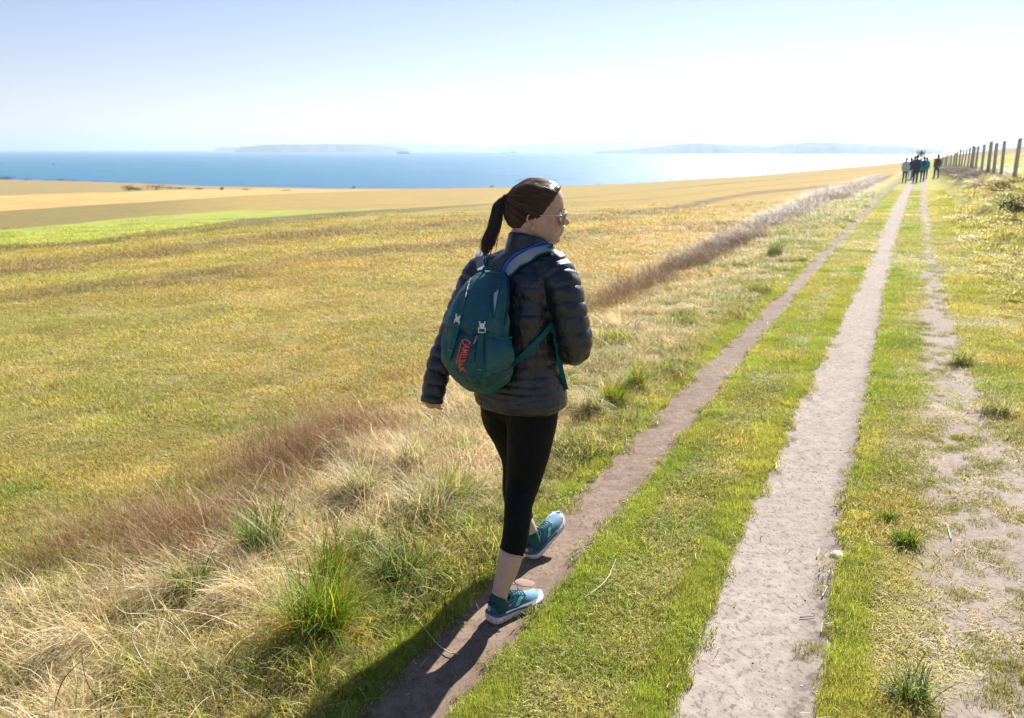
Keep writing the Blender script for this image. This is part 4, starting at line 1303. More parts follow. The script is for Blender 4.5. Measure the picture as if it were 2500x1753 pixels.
# ---- sunglasses
glasses = part('sunglasses', *tube([H(.0745, -.004, .112), H(.0750, .004, .1185), H(.0745, .04, .1185), H(.069, .085, .1175), H(.0645, .108, .117)], [.0016, .0014, .0013, .0013, .0014], n=8, sub=5), m_gold, woman)
V, F = tube([H(-.0745, -.004, .112), H(-.0750, .004, .1185), H(-.0745, .04, .1185), H(-.069, .085, .1175), H(-.0645, .108, .117)], [.0016, .0014, .0013, .0013, .0014], n=8, sub=5)
part('temple_arm', V, F, m_gold, glasses)
for sd in (-1, 1):
    def lp(t, k=1.0):
        cx = .036; x = cx + .0275 * math.cos(t) * k; zz = .1035 + (.0225 * math.sin(t) if math.sin(t) > 0 else .029 * math.sin(t)) * k
        x += .003 * math.sin(t) * -1
        yy = .1325 - (x / .0635) ** 2 * .024 + .004 * (zz - .10) / .03
        return H(sd * x, yy, zz)
    ringp = [lp(t) for t in np.linspace(0, 2 * np.pi, 33)]
    V, F = tube(ringp, .0014, n=6, sub=1); part('lens_rim', V, F, m_gold, glasses)
    lr_ = [[lp(t, k) for t in np.linspace(0, 2 * np.pi, 32, endpoint=False)] for k in (.98, .66, .33, .02)]
    V, F = loft(np.array(lr_), caps=False); part('lens', V, F, m_lens, glasses)
V, F = tube([H(-.010, .1325, .115), H(0, .1365, .117), H(.010, .1325, .115)], .0011, n=6, sub=4); part('bridge', V, F, m_gold, glasses)
V, F = tube([H(-.016, .1325, .1235), H(0, .1355, .1245), H(.016, .1325, .1235)], .0010, n=6, sub=4); part('bridge', V, F, m_gold, glasses)

# ---- running shoes
m_sole = mat('white_midsole_foam', (.62, .64, .70), .7)
nb = NB(m_sole); O = nb.obj(); nb.l.new(nb.mix(nb.mapr(nb.noise(O, 70, 4, .6), .45, .7), C(.64, .66, .72), C(.38, .34, .31)), nb.b.inputs['Base Color'])
m_grey_sole = mat('slate_midsole_band', (.07, .10, .14), .7)
m_upper = mat('knit_upper', (.05, .2, .3), .75, .3)
nb = NB(m_upper); uc = nb.attr('ucol', out='Color'); O = nb.obj()
wv = nb.noise(O, 260, 2, .5)
nb.l.new(nb.mix(nb.mapr(wv, .42, .58, 0, .16), uc, C(.42, .58, .66)), nb.b.inputs['Base Color'])
nb.l.new(nb.bump(wv, .5, .002), nb.b.inputs['Normal'])
m_navy = mat('navy_overlay', (.012, .025, .055), .6); m_mint = mat('mint_overlay', (.22, .62, .48), .5)
m_tealov = mat('teal_overlay', (.01, .30, .32), .5); m_lace = mat('blue_grey_lace', (.10, .19, .27), .8); m_refl = mat('reflective_heel_bar', (.72, .76, .82), .4)
m_sock = mat('dark_green_sock', (.004, .075, .072), .9)
SL = .258
sy_ = np.array([0, .012, .03, .06, .09, .115, .14, .165, .19, .215, .235, .25, .258])
sw_ = np.array([.014, .026, .032, .034, .033, .034, .037, .0405, .0435, .042, .035, .024, .010])
st_ = np.array([.078, .082, .080, .077, .082, .088, .079, .070, .0625, .0560, .049, .042, .034])
sb_ = np.array([.026, .025, .024, .023, .022, .021, .020, .019, .018, .018, .0195, .022, .025])
def shoe(heel, az_, pitch, side):
    Rs, Fs = frame(az_)
    cpi, spi = math.cos(R(pitch)), math.sin(R(pitch))
    F2 = Fs * cpi + UP * spi; U2 = UP * cpi - Fs * spi
    def W(x, y, z):
        return heel + Rs * (x * side if False else x) + F2 * y + U2 * z
    def upper(y, a, off=0.0):
        w = np.interp(y, sy_, sw_) + off; t = np.interp(y, sy_, st_) + off; b = np.interp(y, sy_, sb_)
        e = 2 / 2.25
        x = np.sign(math.cos(a)) * abs(math.cos(a)) ** e * w * (1 - .18 * max(0, math.sin(a)))
        z = b + max(0.0, math.sin(a)) ** .92 * (t - b) if math.sin(a) > 0 else b + math.sin(a) * .006
        bend = .010 * (y / SL) ** 2 * -1 * side * -1
        return W(x - side * .012 * math.sin(y / SL * math.pi) * .5, y, z)
    nA = 40
    ys = np.linspace(0, SL, 44)
    V = np.array([[upper(y, a) for a in np.linspace(0, 2 * np.pi, nA, endpoint=False)] for y in ys])
    vv, ff = loft(V)
    sh = part('shoe', vv, ff, m_upper, woman)
    t = np.repeat(ys / SL, nA)[:, None]; a_ = np.tile(np.linspace(0, 2 * np.pi, nA, endpoint=False), len(ys))
    navy = np.array([.012, .075, .135]); teal_ = np.array([.010, .17, .23]); light = np.array([.105, .25, .36]); blue = np.array([.03, .16, .27])
    ss = lambda a, b, x: smooth01(a, b, x)
    c = navy * (1 - ss(.26, .46, t)) + teal_ * ss(.26, .46, t)
    c = c * (1 - ss(.52, .76, t)) + light * ss(.52, .76, t)
    vattr(sh.data, 'ucol', np.hstack([c, np.ones((len(c), 1))]), 'FLOAT_COLOR')
    # sole: outline rings from ground to upper, with tread notches along the rim
    n = 120
    th = np.linspace(0, 2 * np.pi, n, endpoint=False)
    def outline(k, grow):
        pts = []
        for i, a in enumerate(th):
            yy = SL / 2 - math.cos(a) * (SL / 2 + .007 + grow)
            yc = min(max(yy, 0.0005), SL - .0005)
            w = np.interp(yc, sy_, sw_) + .0075 + grow
            edge = min(1.0, (abs(math.sin(a)) / .34)) ** .5
            x = w * edge * (1 if math.sin(a) >= 0 else -1)
            pts.append((x - side * .012 * math.sin(yc / SL * math.pi) * .5, yy))
        return pts
    toe = lambda y: .016 * max(0, (y / SL - .72) / .28) ** 2 + .006 * max(0, (.10 - y / SL) / .1) ** 2
    rings = []
    notch = (np.arange(n) // 2 % 2 == 0)
    for j, (zf, g) in enumerate(((0.0, -.006), (.004, -.0015), (.009, 0.0), (.020, .0012), (.030, -.0005), (.034, -.004))):
        o_ = outline(0, g); ring = []
        for i, (x, y) in enumerate(o_):
            zz = zf * (1.12 - .30 * y / SL)
            if j in (1, 2) and notch[i]: x *= .955; y = SL / 2 + (y - SL / 2) * .99
            if j == 0 and notch[i]: zz += .003
            ring.append(W(x, y, zz + toe(y)))
        rings.append(ring)
    V, F = loft(np.array(rings)); part('midsole', V, F, m_sole, sh)
    # slate band hugging the heel half
    rg_ = []
    for (zf, g) in ((.030, .0012), (.036, .0012), (.041, -.003)):
        o_ = outline(0, g); rg_.append([W(x * (1.0 if y < .16 else .93), y, zf * (1.12 - .45 * y / SL) + toe(y)) for x, y in o_])
    V, F = loft(np.array(rg_)); part('sole_band', V, F, m_grey_sole, sh)
    def patch(name, pts, mt, off=.0022):
        """pts rows of (y, angle) in a grid"""
        Pn = np.array([[upper(y, a, off) for (y, a) in row] for row in pts])
        nr, nc, _ = Pn.shape
        part(name, Pn.reshape(-1, 3), grid_faces(nr, nc, wrap=False), mt, sh)
    sgn = lambda a: a if side > 0 else math.pi - a
    for sg in (0, 1):
        an = (lambda a: a) if sg == 0 else (lambda a: math.pi - a)
        # mint chevron
        patch('side_stripe', [[(.105 + .050 * t + .020 * w_, an(.28 + .95 * t)) for w_ in (0, .5, 1)] for t in np.linspace(0, 1, 8)], m_mint)
        patch('side_stripe', [[(.150 + .028 * w_ - .02 * t, an(1.10 + .16 * t)) for w_ in (0, .5, 1)] for t in np.linspace(0, 1, 4)], m_mint)
        patch('overlay', [[(.100 + .020 * t + .012 * w_, an(.55 + .75 * t)) for w_ in (0, 1)] for t in np.linspace(0, 1, 8)], m_tealov, .0018)
        patch('overlay', [[(.020 + .075 * t ** 1.4 + .008 * w_, an(.12 + 1.15 * t ** 1.2)) for w_ in (0, 1)] for t in np.linspace(0, 1, 10)], m_navy, .002)
        patch('overlay', [[(.055 + .042 * t + .006 * w_, an(.10 + 1.2 * t)) for w_ in (0, 1)] for t in np.linspace(0, 1, 10)], m_navy, .002)
        patch('toe_bar', [[(.205 + .04 * t, an(.18 + .10 * w_ + .5 * t)) for w_ in (0, 1)] for t in np.linspace(0, 1, 6)], m_refl, .0016)
    patch('heel_panel', [[(.002 + .028 * abs(w_), math.pi / 2 - w_ * 1.5 if False else (math.pi / 2 + w_ * 1.35)) for w_ in np.linspace(-1, 1, 13)] for t in (0, 1)][:1] * 1 + [[(.001 + .02 * abs(w_), (math.pi / 2 + w_ * 1.1)) for w_ in np.linspace(-1, 1, 13)]], m_navy, .002)
    for k in range(7):
        zz = .040 + k * .0058; hw = .012 - k * .0008
        V, F = tube([W(hw, -.0012 + abs(hw) * .35, zz), W(0, -.0045, zz), W(-hw, -.0012 + abs(hw) * .35, zz)], [.0014] * 3, n=5, sub=4)
        part('heel_bar', V, F, m_refl, sh)
    # padded collar
    cp = []
    for a in np.linspace(0, 2 * np.pi, 25):
        y = .052 - .046 * math.cos(a); x = .0275 * math.sin(a)
        z = .074 + .013 * (y > .07) * ((y - .07) / .028) + .008 * max(0, (.025 - y) / .02)
        cp.append(W(x, y, z))
    V, F = tube(cp, .0075, n=10, sub=2); part('collar', V, F, m_navy, sh)
    V, F = tube([W(0, .085, .078), W(0, .098, .098), W(0, .094, .112)], np.array([[.018, .006], [.020, .005], [.017, .004]]), n=14, sub=4, ref=Rs, round_caps=True); part('tongue', V, F, m_tealov, sh)
    for k in range(5):
        y = .108 + k * .0135; 
        q = [upper(y, math.pi / 2 - .62, .0035), upper(y + .004, math.pi / 2, .006), upper(y + .008, math.pi / 2 + .62, .0035)]
        V, F = tube(q, .0019, n=6, sub=4); part('lace', V, F, m_lace, sh)
        q = [upper(y, math.pi / 2 + .62, .003), upper(y + .004, math.pi / 2, .007), upper(y + .008, math.pi / 2 - .62, .003)]
        V, F = tube(q, .0019, n=6, sub=4); part('lace', V, F, m_lace, sh)
    for sg in (-1, 1):
        lo = [W(0, .104, .095) + (Rs * sg * math.sin(t) * .022 + (F2 * .010 * sg + U2 * .012) * (1 - math.cos(t)) + F2 * .010 * math.sin(t)) for t in np.linspace(0, 2 * np.pi, 14)]
        V, F = tube(lo, .0019, n=6, sub=2); part('lace_loop', V, F, m_lace, sh)
    return W
Wr = shoe(FOOT['r'], 50, 0, 1)
Wl = shoe(FOOT['l'], 38, 25, -1)
V, F = tube([Wr(0, .048, .052), Wr(0, .046, .085), rAnk + (rCalf[-3] - rAnk) * .05], [.037, .0365, .0355], n=20, sub=4); part('sock', V, F, m_sock, woman)
V, F = tube([Wl(0, .048, .052), Wl(0, .050, .085), lAnk + (lCalf[-3] - lAnk) * .25], [.037, .0365, .0355], n=20, sub=4); part('sock', V, F, m_sock, woman)

# ================================================================== backpack
bag_base = at_y(1178, 957, 2.86)
bag = empty('backpack', tuple(bag_base), 'teal day backpack with coral lettering and pale buckles on the woman\'s back', 'backpack')
BT = 43.0
bR, bFw = frame(BT); bN = -bFw
rows = [((1206, 664), 2.955, .046, .022), ((1203, 672), 2.945, .062, .034), ((1196, 687), 2.925, .080, .050), ((1182, 723), 2.89, .100, .073), ((1171, 763), 2.868, .112, .088), ((1165, 804), 2.855, .119, .099), ((1166, 844), 2.848, .128, .108),
        ((1171, 878), 2.85, .130, .112), ((1176, 903), 2.857, .121, .108), ((1179, 925), 2.868, .098, .092), ((1180, 943), 2.88, .068, .066), ((1180, 955), 2.89, .034, .034), ((1180, 958), 2.893, .012, .012)]
bc = np.array([list(at_y(*p, Y)) + [a, b] for p, Y, a, b in rows])
bcC = catmull(bc, 8)
nv = len(bcC)
def bag_pt(u, v, off=0.0):
    """u angle (0 = straight out from the back, +90deg = wearer's right), v 0..1 top to bottom"""
    q = v * (nv - 1); i = int(min(max(q, 0), nv - 2)); f_ = q - i
    r_ = bcC[i] * (1 - f_) + bcC[i + 1] * f_
    c, s = math.cos(u), math.sin(u); e = 2 / 2.5
    a = (r_[3] + off); b = (r_[4] + off)
    x = np.sign(s) * abs(s) ** e * a; y = np.sign(c) * abs(c) ** e * b
    if c < 0: y *= .8
    fold = 0.004 * math.sin(u * 5 + v * 9) * math.sin(v * math.pi) + .0025 * math.sin(u * 11 - v * 23) * math.sin(v * math.pi)
    n = bR * s + bN * c
    return r_[:3] + bR * x + bN * y + n * fold
us = np.linspace(-math.pi, math.pi, 97)[:-1]; vs = np.linspace(0, 1, 90)
bgr = np.array([[bag_pt(u, v) for u in us] for v in vs])
V, F = loft(bgr)
bn_ = vnormals(V, [F[0]])
wr2 = noise3(V, 22.0, 6.0); wr3 = noise3(V * [1, 1, .45], 48.0, 2.0)
V = V + bn_ * (.0055 * wr2 + .0040 * wr3)[:, None] * np.sign((bn_[0] @ bN) + .0001 + 1)
main = part('main_compartment', V, F, m_teal, bag)
def project(P):
    d = P - np.array([0, 0, CAM_H]); dep_ = d[1] * CP - d[2] * SPn; up_ = d[1] * SPn + d[2] * CP
    return np.array([1250 + F_PX * d[0] / dep_, 876.5 - F_PX * up_ / dep_])
gu = np.linspace(-1.9, 2.2, 150); gvv = np.linspace(0, 1, 150)
GP = np.array([[project(bag_pt(u, v, .006)) for v in gvv] for u in gu])
# facing test
cam0 = np.array([0, 0, CAM_H])
GN = np.array([[(bR * math.sin(u) + bN * math.cos(u)) @ (cam0 - bag_pt(u, v)) > -.05 for v in gvv] for u in gu])
def b_find(p):
    d = np.linalg.norm(GP - np.array(p), axis=2) + (~GN) * 1e4
    i, j = np.unravel_index(np.argmin(d), d.shape)
    # local refinement by finite differences
    u, v = gu[i], gvv[j]
    for _ in range(6):
        e0 = project(bag_pt(u, v, .006)) - p
        Ju = (project(bag_pt(u + .01, v, .006)) - p - e0) / .01; Jv = (project(bag_pt(u, min(v + .005, 1), .006)) - p - e0) / .005
        J = np.stack([Ju, Jv], 1)
        try: s_ = np.linalg.solve(J + np.eye(2) * 1e-3, -e0)
        except Exception: break
        u2 = u + np.clip(s_[0], -.05, .05); v2 = min(max(v + np.clip(s_[1], -.02, .02), 0), .995)
        if np.linalg.norm(project(bag_pt(u2, v2, .006)) - p) < np.linalg.norm(e0): u, v = u2, v2
        else: break
    return u, v
def bag_strip(name, pix, width, mt, off=.007, thick=.0022, parent=None):
    uv = np.array([b_find(p) for p in pix]); uv = catmull(uv, 5)
    P = np.array([bag_pt(u, v, off) for u, v in uv])
    T = np.gradient(P, axis=0); T /= np.linalg.norm(T, axis=1)[:, None]
    Nn = np.array([bR * math.sin(u) + bN * math.cos(u) for u, v in uv])
    S = np.cross(T, Nn); S /= np.linalg.norm(S, axis=1)[:, None]
    rings = np.stack([P - S * width / 2, P + S * width / 2, P + S * width / 2 - Nn * thick * 1.6, P - S * width / 2 - Nn * thick * 1.6], 1)
    V, F = loft(rings); return part(name, V, F, mt, parent or bag, smooth=False), P, T, S, Nn
def bag_patch(name, corners, mt, off, nu=14, nvv=14, parent=None, bulge=0.0):
    """corners: tl, tr, br, bl image points -> patch on the pack's skin with its own rim"""
    uv = [b_find(p) for p in corners]
    uv = np.array(uv); G = []
    for j in np.linspace(0, 1, nvv):
        row = []
        for i in np.linspace(0, 1, nu):
            q = (uv[0] * (1 - i) + uv[1] * i) * (1 - j) + (uv[3] * (1 - i) + uv[2] * i) * j
            edge = min(i, 1 - i, j, 1 - j)
            row.append(bag_pt(q[0], q[1], (-.003 if edge <= 0 else off + bulge * math.sin(i * math.pi) * math.sin(j * math.pi))))
        G.append(row)
    G = np.array(G); V = G.reshape(-1, 3)
    return part(name, V, grid_faces(nvv, nu, wrap=False), mt, parent or bag)
# top flap
fl_rows = []
uL, vL = b_find(c1(292, 985)); uR, vR = b_find(c1(535, 1020))
for t in np.linspace(0, 1, 20):
    row = []
    for i in np.linspace(0, 1, 26):
        u = -1.5 + (uR + 1.5) * i; vv = vL + (vR - vL) * i
        o = .006 + .003 * math.sin(i * math.pi) * t
        if t == 1: o = -.001
        row.append(bag_pt(u, .015 + (vv - .015) * min(1, t * 20 / 19), o))
    fl_rows.append(row)
G = np.array(fl_rows); nG = noise3(G.reshape(-1, 3), 30, 4.0).reshape(20, 26)
G = G + bN * (.002 * nG)[..., None]
part('top_flap', G.reshape(-1, 3), grid_faces(20, 26, wrap=False), m_teal, bag)
bag_strip('piping', [c1(292, 985), c1(340, 990), c1(400, 1000), c1(470, 1018), c1(535, 1022)], .004, m_web, .009)
bag_patch('front_pocket', [c1(318, 1012), c1(462, 1030), c1(455, 1215), c1(335, 1195)], m_teal_dark, .0035, bulge=.004)
bag_strip('zip', [c1(455, 1088), c1(425, 1120), c1(392, 1152)], .0025, m_navy, .008)
bag_patch('base_panel', [c1(300, 1235), c1(485, 1290), c1(488, 1372), c1(400, 1330)], m_teal_low, .003)
bag_patch('base_panel', [c1(490, 1290), c1(680, 1190), c1(640, 1290), c1(495, 1372)], m_teal_low, .003)
# stretch side pocket with a banded mouth
bag_patch('side_pocket', [c1(505, 1035), c1(668, 1055), c1(684, 1190), c1(500, 1270)], m_teal, .006, bulge=.016, nu=18)
bag_strip('pocket_band', [c1(520, 1030), c1(560, 1042), c1(610, 1055), c1(664, 1050)], .008, m_web, .010)
bag_strip('corner_seam', [c1(600, 680), c1(560, 760), c1(535, 850), c1(520, 940), c1(500, 1010)], .003, m_web, .008)
bag_strip('edge_seam', [c1(655, 700), c1(650, 780), c1(645, 880), c1(632, 980)], .005, m_teal_dark, .005)
# gaping side opening with pale lining
bag_patch('lining', [c1(556, 775), c1(596, 742), c1(572, 850), c1(562, 930)], mat('pale_lining', (.42, .45, .52), .8), .007, nu=8, nvv=12)
bag_strip('opening_edge', [c1(545, 782), c1(552, 850), c1(560, 935)], .005, m_teal, .011)
bag_strip('opening_edge', [c1(560, 765), c1(600, 740), c1(585, 820), c1(566, 935)], .005, m_teal, .012)
# compression straps, keepers and buckles
sL = bag_strip('webbing_strap', [c1(352, 960), c1(335, 1020), c1(312, 1100), c1(288, 1185)], .0195, m_web, .011)
sR = bag_strip('webbing_strap', [c1(484, 1000), c1(476, 1090), c1(470, 1200), c1(468, 1300)], .0195, m_web, .011)
bag_strip('webbing_strap', [c1(420, 700), c1(385, 800), c1(358, 930)], .017, m_teal, .008)
bag_strip('webbing_strap', [c1(560, 690), c1(520, 800), c1(492, 960)], .017, m_teal, .008)
for q in (c1(306, 1128), c1(470, 1240)):
    u, v = b_find(q); p_ = bag_pt(u, v, .0135); V, F = box(p_, (.020, .003, .0012), np.stack([bR, bFw, UP], 1)); part('keeper', V, F, m_strapgrey, bag, smooth=False)
def buckle(q, tilt):
    u, v = b_find(q); p_ = bag_pt(u, v, .015); n_ = bR * math.sin(u) + bN * math.cos(u)
    s_ = np.cross(UP, n_); s_ /= np.linalg.norm(s_); t_ = np.cross(n_, s_)
    s2 = s_ * math.cos(tilt) + t_ * math.sin(tilt); t2 = -s_ * math.sin(tilt) + t_ * math.cos(tilt)
    Rm = np.stack([s2, t2, n_], 1)
    L = lambda a, b: p_ + s2 * a + t2 * b
    pr = [box(L(0, .006), (.017, .016, .005), Rm), box(L(-.0085, .0165), (.0045, .009, .004), Rm), box(L(.0085, .0165), (.0045, .009, .004), Rm),
          box(L(-.0115, -.009), (.0032, .018, .004), Rm), box(L(.0115, -.009), (.0032, .018, .004), Rm), box(L(0, -.0175), (.026, .0035, .004), Rm), box(L(0, -.004), (.024, .003, .004), Rm)]
    V, F = join(pr); o = part('buckle', V, F, m_buckle, bag, smooth=False)
    return o
buckle(c1(350, 944), -.22); buckle(c1(487, 985), -.05)
# zip puller with coral cord
u, v = b_find(c1(447, 1068)); p_ = bag_pt(u, v, .012)
V, F = tube([p_ + UP * .012 + bR * .006, p_, p_ - UP * .012 - bR * .007], [.0022, .0032, .0028], n=7, sub=3); part('zip_pull', V, F, m_strapgrey, bag)
V, F = tube([p_ + UP * .020 + bR * .009, p_ + UP * .010 + bR * .005], .0022, n=6, sub=1); part('zip_cord', V, F, m_coral, bag)
u, v = b_find(c1(268, 1015)); p_ = bag_pt(u, v, .004)
V, F = tube([p_ + UP * .012, p_ - UP * .004 - bR * .004], .0022, n=6, sub=1); part('zip_cord', V, F, m_coral, bag)
# lettering that runs down the pocket
base_px = [(462, 440), (470, 540), (446, 640), (424, 730), (402, 800), (402, 875), (428, 985)]
top_px = [(612, 470), (598, 560), (570, 655), (545, 725), (522, 800), (500, 880), (530, 990)]
Luv = np.array([[b_find(c7(*b)) for b in base_px], [b_find(c7(*t)) for t in top_px]])
fc = bpy.data.curves.new('t', 'FONT'); fc.body = 'CAMELBAK'; fc.offset = .008; fc.resolution_u = 6; fc.space_character = 1.02
fo = bpy.data.objects.new('t', fc); COL.objects.link(fo)
dg = bpy.context.evaluated_depsgraph_get(); dg.update()
tm = bpy.data.meshes.new_from_object(fo.evaluated_get(dg))
import bmesh
bmm = bmesh.new(); bmm.from_mesh(tm)
bmesh.ops.subdivide_edges(bmm, edges=[e for e in bmm.edges if e.calc_length() > .12], cuts=3)
bmesh.ops.triangulate(bmm, faces=bmm.faces)
tc = np.array([v.co[:] for v in bmm.verts]); tfc = np.array([[v.index for v in f.verts] for f in bmm.faces])
bmm.free(); bpy.data.objects.remove(fo); bpy.data.curves.remove(fc)
tx = (tc[:, 0] - tc[:, 0].min()) / np.ptp(tc[:, 0]); ty = (tc[:, 1] - tc[:, 1].min()) / np.ptp(tc[:, 1])
def luv(x, y, off):
    q = x * (len(base_px) - 1); i = int(min(q, len(base_px) - 2)); f_ = q - i
    b_ = Luv[0, i] * (1 - f_) + Luv[0, i + 1] * f_; t_ = Luv[1, i] * (1 - f_) + Luv[1, i + 1] * f_
    r_ = b_ * (1 - y) + t_ * y
    return bag_pt(r_[0], r_[1], off)
V = np.array([luv(a, .06 + b * .94 if a > .14 else -.02 + b * 1.04, .0112) for a, b in zip(tx, ty)])
part('lettering', V, tfc, m_coral, bag, smooth=False)
V = np.array([luv(a, b, .0112) for a in np.linspace(.13, .80, 24) for b in (-.17, -.09)])
part('lettering_bar', V, grid_faces(24, 2, wrap=False), m_coral, bag, smooth=False)
# shoulder straps, drinking tube, waist webbing: they lie on the jacket
def jribbon(name, pix, width, mt, off=.006, thick=.004, Yf=3.0, parent=bag, Ys=None, wdir=None):
    P, N = [], []
    for k, p in enumerate(pix):
        if Ys is not None and Ys[k] is not None: P.append(at_y(p[0], p[1], Ys[k])); N.append(np.array([-.3, -.9, .3]))
        else:
            a, n = jpt(p, off, Yf); P.append(a); N.append(n)
    P = catmull(P, 6); N = catmull(N, 6); N = lap_line(N, 6); P = lap_line(P, 2)
    N /= np.linalg.norm(N, axis=1)[:, None]
    T = np.gradient(P, axis=0); T /= np.linalg.norm(T, axis=1)[:, None]
    S = np.cross(T, N); S /= np.linalg.norm(S, axis=1)[:, None]
    if wdir is not None:
        wd = np.array(wdir, float); S = wd - T * (T @ wd)[:, None]; S /= np.linalg.norm(S, axis=1)[:, None]; N = np.cross(S, T)
        N *= np.sign((N @ np.array([0, -1, .2])))[:, None]
    ww = width if np.ndim(width) else np.full(len(P), width)
    ww = np.interp(np.linspace(0, 1, len(P)), np.linspace(0, 1, len(ww)), ww)[:, None]
    rings = np.stack([P - S * ww / 2 + N * thick / 2, P + S * ww / 2 + N * thick / 2, P + S * ww / 2 - N * thick / 2, P - S * ww / 2 - N * thick / 2], 1)
    V, F = loft(rings); return part(name, V, F, mt, parent, smooth=False), P, N
def lap_line(P, it):
    P = P.copy()
    for _ in range(it): P[1:-1] = P[1:-1] * .5 + (P[2:] + P[:-2]) * .25
    return P
rs_px = [c1(642, 668), c1(668, 640), c1(710, 600), c1(760, 565), c1(820, 543), c1(880, 532), c1(915, 532)]
o1, P1, N1 = jribbon('shoulder_strap', rs_px, .046, m_web, .009, .006)
jribbon('strap_padding', rs_px, .037, m_strapgrey, .0135, .004)
jribbon('shoulder_strap', [c1(508, 660), c1(500, 620), c1(492, 580), c1(487, 556)], .038, m_web, .014, .006, wdir=(1, -.2, .1))
jribbon('strap_padding', [c1(508, 655), c1(500, 620), c1(492, 580), c1(487, 558)], .029, m_strapgrey, .0195, .004, wdir=(1, -.2, .1))
tp = []
for q in [(628, 690), (632, 655), (660, 610), (700, 568), (750, 530), (805, 512), (860, 510), (898, 520)]:
    a, n = jpt(c1(*q), .022); tp.append(a)
tp = lap_line(catmull(tp, 5), 8)
V, F = tube(tp, .0052, n=12, sub=1, round_caps=True); part('drinking_tube', V, F, m_tube, bag)
a, n = jpt(c1(905, 527), .018)
V, F = join([box(a, (.018, .014, .010)), box(a + [.006, 0, .006], (.006, .012, .012)), box(a + [-.006, 0, -.002], (.008, .016, .006))]); part('tube_clip', V, F, m_web, bag, smooth=False)
# haul loop
V, F = tube([bag_pt(-.5, .02, .002), bag_pt(-.2, .0, .01) + UP * .018, bag_pt(.5, .0, .01) + UP * .012, bag_pt(.9, .03, .002)], .005, n=8, sub=5); part('haul_loop', V, F, m_web, bag)
jribbon('waist_webbing', [c1(684, 1205), c1(740, 1150), c1(800, 1085), c1(860, 1020), c1(908, 966)], .0215, m_web, .010, .002)
ybot = jpt(c1(960, 1180), .012)[0][1]
jribbon('loose_webbing', [c1(906, 962), c1(916, 1010), c1(932, 1080), c1(952, 1170), c1(972, 1270), c1(996, 1364)], [.010, .017, .0185, .0185, .0185], m_web, .012, .002, Yf=ybot, Ys=[None, None, None, ybot, ybot + .01, ybot + .03], wdir=(1, -.35, .12))

# ================================================================== grass, straw, litter (uncountable: stuff)
gg = np.random.default_rng(99)
def blades(n, radius, h, hsd, width, lean, curl, segs=3, rg=gg, bias=None, biasw=0.0, dry=.2, taper=.85, origin_r=None, wild=.25):
    """ribbons growing out of a disc: returns verts, faces, per-vertex (brightness, dryness)"""
    a = rg.uniform(0, 2 * np.pi, n); r = radius * np.sqrt(rg.random(n))
    if origin_r is not None: r = r * origin_r
    base = np.stack([r * np.cos(a), r * np.sin(a), np.full(n, -.004)], 1)
    L = np.clip(rg.normal(h, hsd, n), h * .3, h * 2.4)
    da = rg.uniform(0, 2 * np.pi, n)
    dr = np.stack([np.cos(da), np.sin(da)], 1)
    if bias is not None:
        dr = dr * (1 - biasw) + np.array(bias) * biasw; dr /= np.linalg.norm(dr, axis=1)[:, None] + 1e-9
    ln = np.clip(rg.normal(lean, lean * .35 + .05, n), 0.02, 1.45)       # start angle from vertical
    cu = np.abs(rg.normal(curl, curl * .5 + .02, n))
    w = width * rg.uniform(.6, 1.35, n)
    wa = da + np.pi / 2 + rg.normal(0, wild, n)
    wd = np.stack([np.cos(wa), np.sin(wa), rg.normal(0, .15, n)], 1)
    P = base.copy(); V = []
    ang = ln.copy()
    for k in range(segs + 1):
        ww = w * (1 - taper * (k / segs) ** 1.6)
        V.append(P - wd * ww[:, None] / 2); V.append(P + wd * ww[:, None] / 2)
        st = L / segs
        P = P + np.stack([dr[:, 0] * np.sin(ang), dr[:, 1] * np.sin(ang), np.cos(ang)], 1) * st[:, None]
        ang = np.minimum(ang + cu / segs, 2.0)
        P[:, 2] = np.maximum(P[:, 2], .002 + .004 * rg.random(n))
    V = np.stack(V, 1)            # n, 2(segs+1), 3
    m = V.shape[1]
    f0 = np.array([[2 * k, 2 * k + 1, 2 * k + 3, 2 * k + 2] for k in range(segs)])
    F = (f0[None] + (np.arange(n) * m)[:, None, None]).reshape(-1, 4)
    br = np.clip(rg.normal(1.0, .32, n), .35, 1.8); dy = (rg.random(n) < dry) * rg.uniform(.6, 1, n)
    return V.reshape(-1, 3), F, np.repeat(br, m), np.repeat(dy, m)

def blade_mat(name, dryc, tint=None, transl=.42, rough=.5, spec=.28):
    m = mat(name, (.2, .2, .05), rough, spec); nb = NB(m)
    t = nb.attr('tint', 'INSTANCER', 'Color') if tint is None else C(*tint)
    c = nb.mix(nb.attr('dry'), t, C(*dryc))
    br = nb.attr('bright'); k = nb.node('ShaderNodeCombineXYZ', None, X=br, Y=br, Z=br).outputs[0]
    c = nb.mix(1.0, c, k, 'MULTIPLY')
    nb.l.new(c, nb.b.inputs['Base Color'])
    tl = nb.n.new('ShaderNodeBsdfTranslucent')
    nb.l.new(nb.mix(1.0, c, C(1.35, 1.3, .8), 'MULTIPLY'), tl.inputs['Color'])
    mx = nb.n.new('ShaderNodeMixShader'); mx.inputs[0].default_value = transl
    nb.l.new(nb.b.outputs[0], mx.inputs[1]); nb.l.new(tl.outputs[0], mx.inputs[2]); nb.l.new(mx.outputs[0], nb.out.inputs[0])
    return m
m_blade = blade_mat('grass_blade', (.50, .40, .19))
m_straw = blade_mat('straw_blade', (.66, .53, .36), transl=.35, rough=.5, spec=.3)
m_wisp = blade_mat('brown_wisp', (.46, .32, .18), transl=.25)

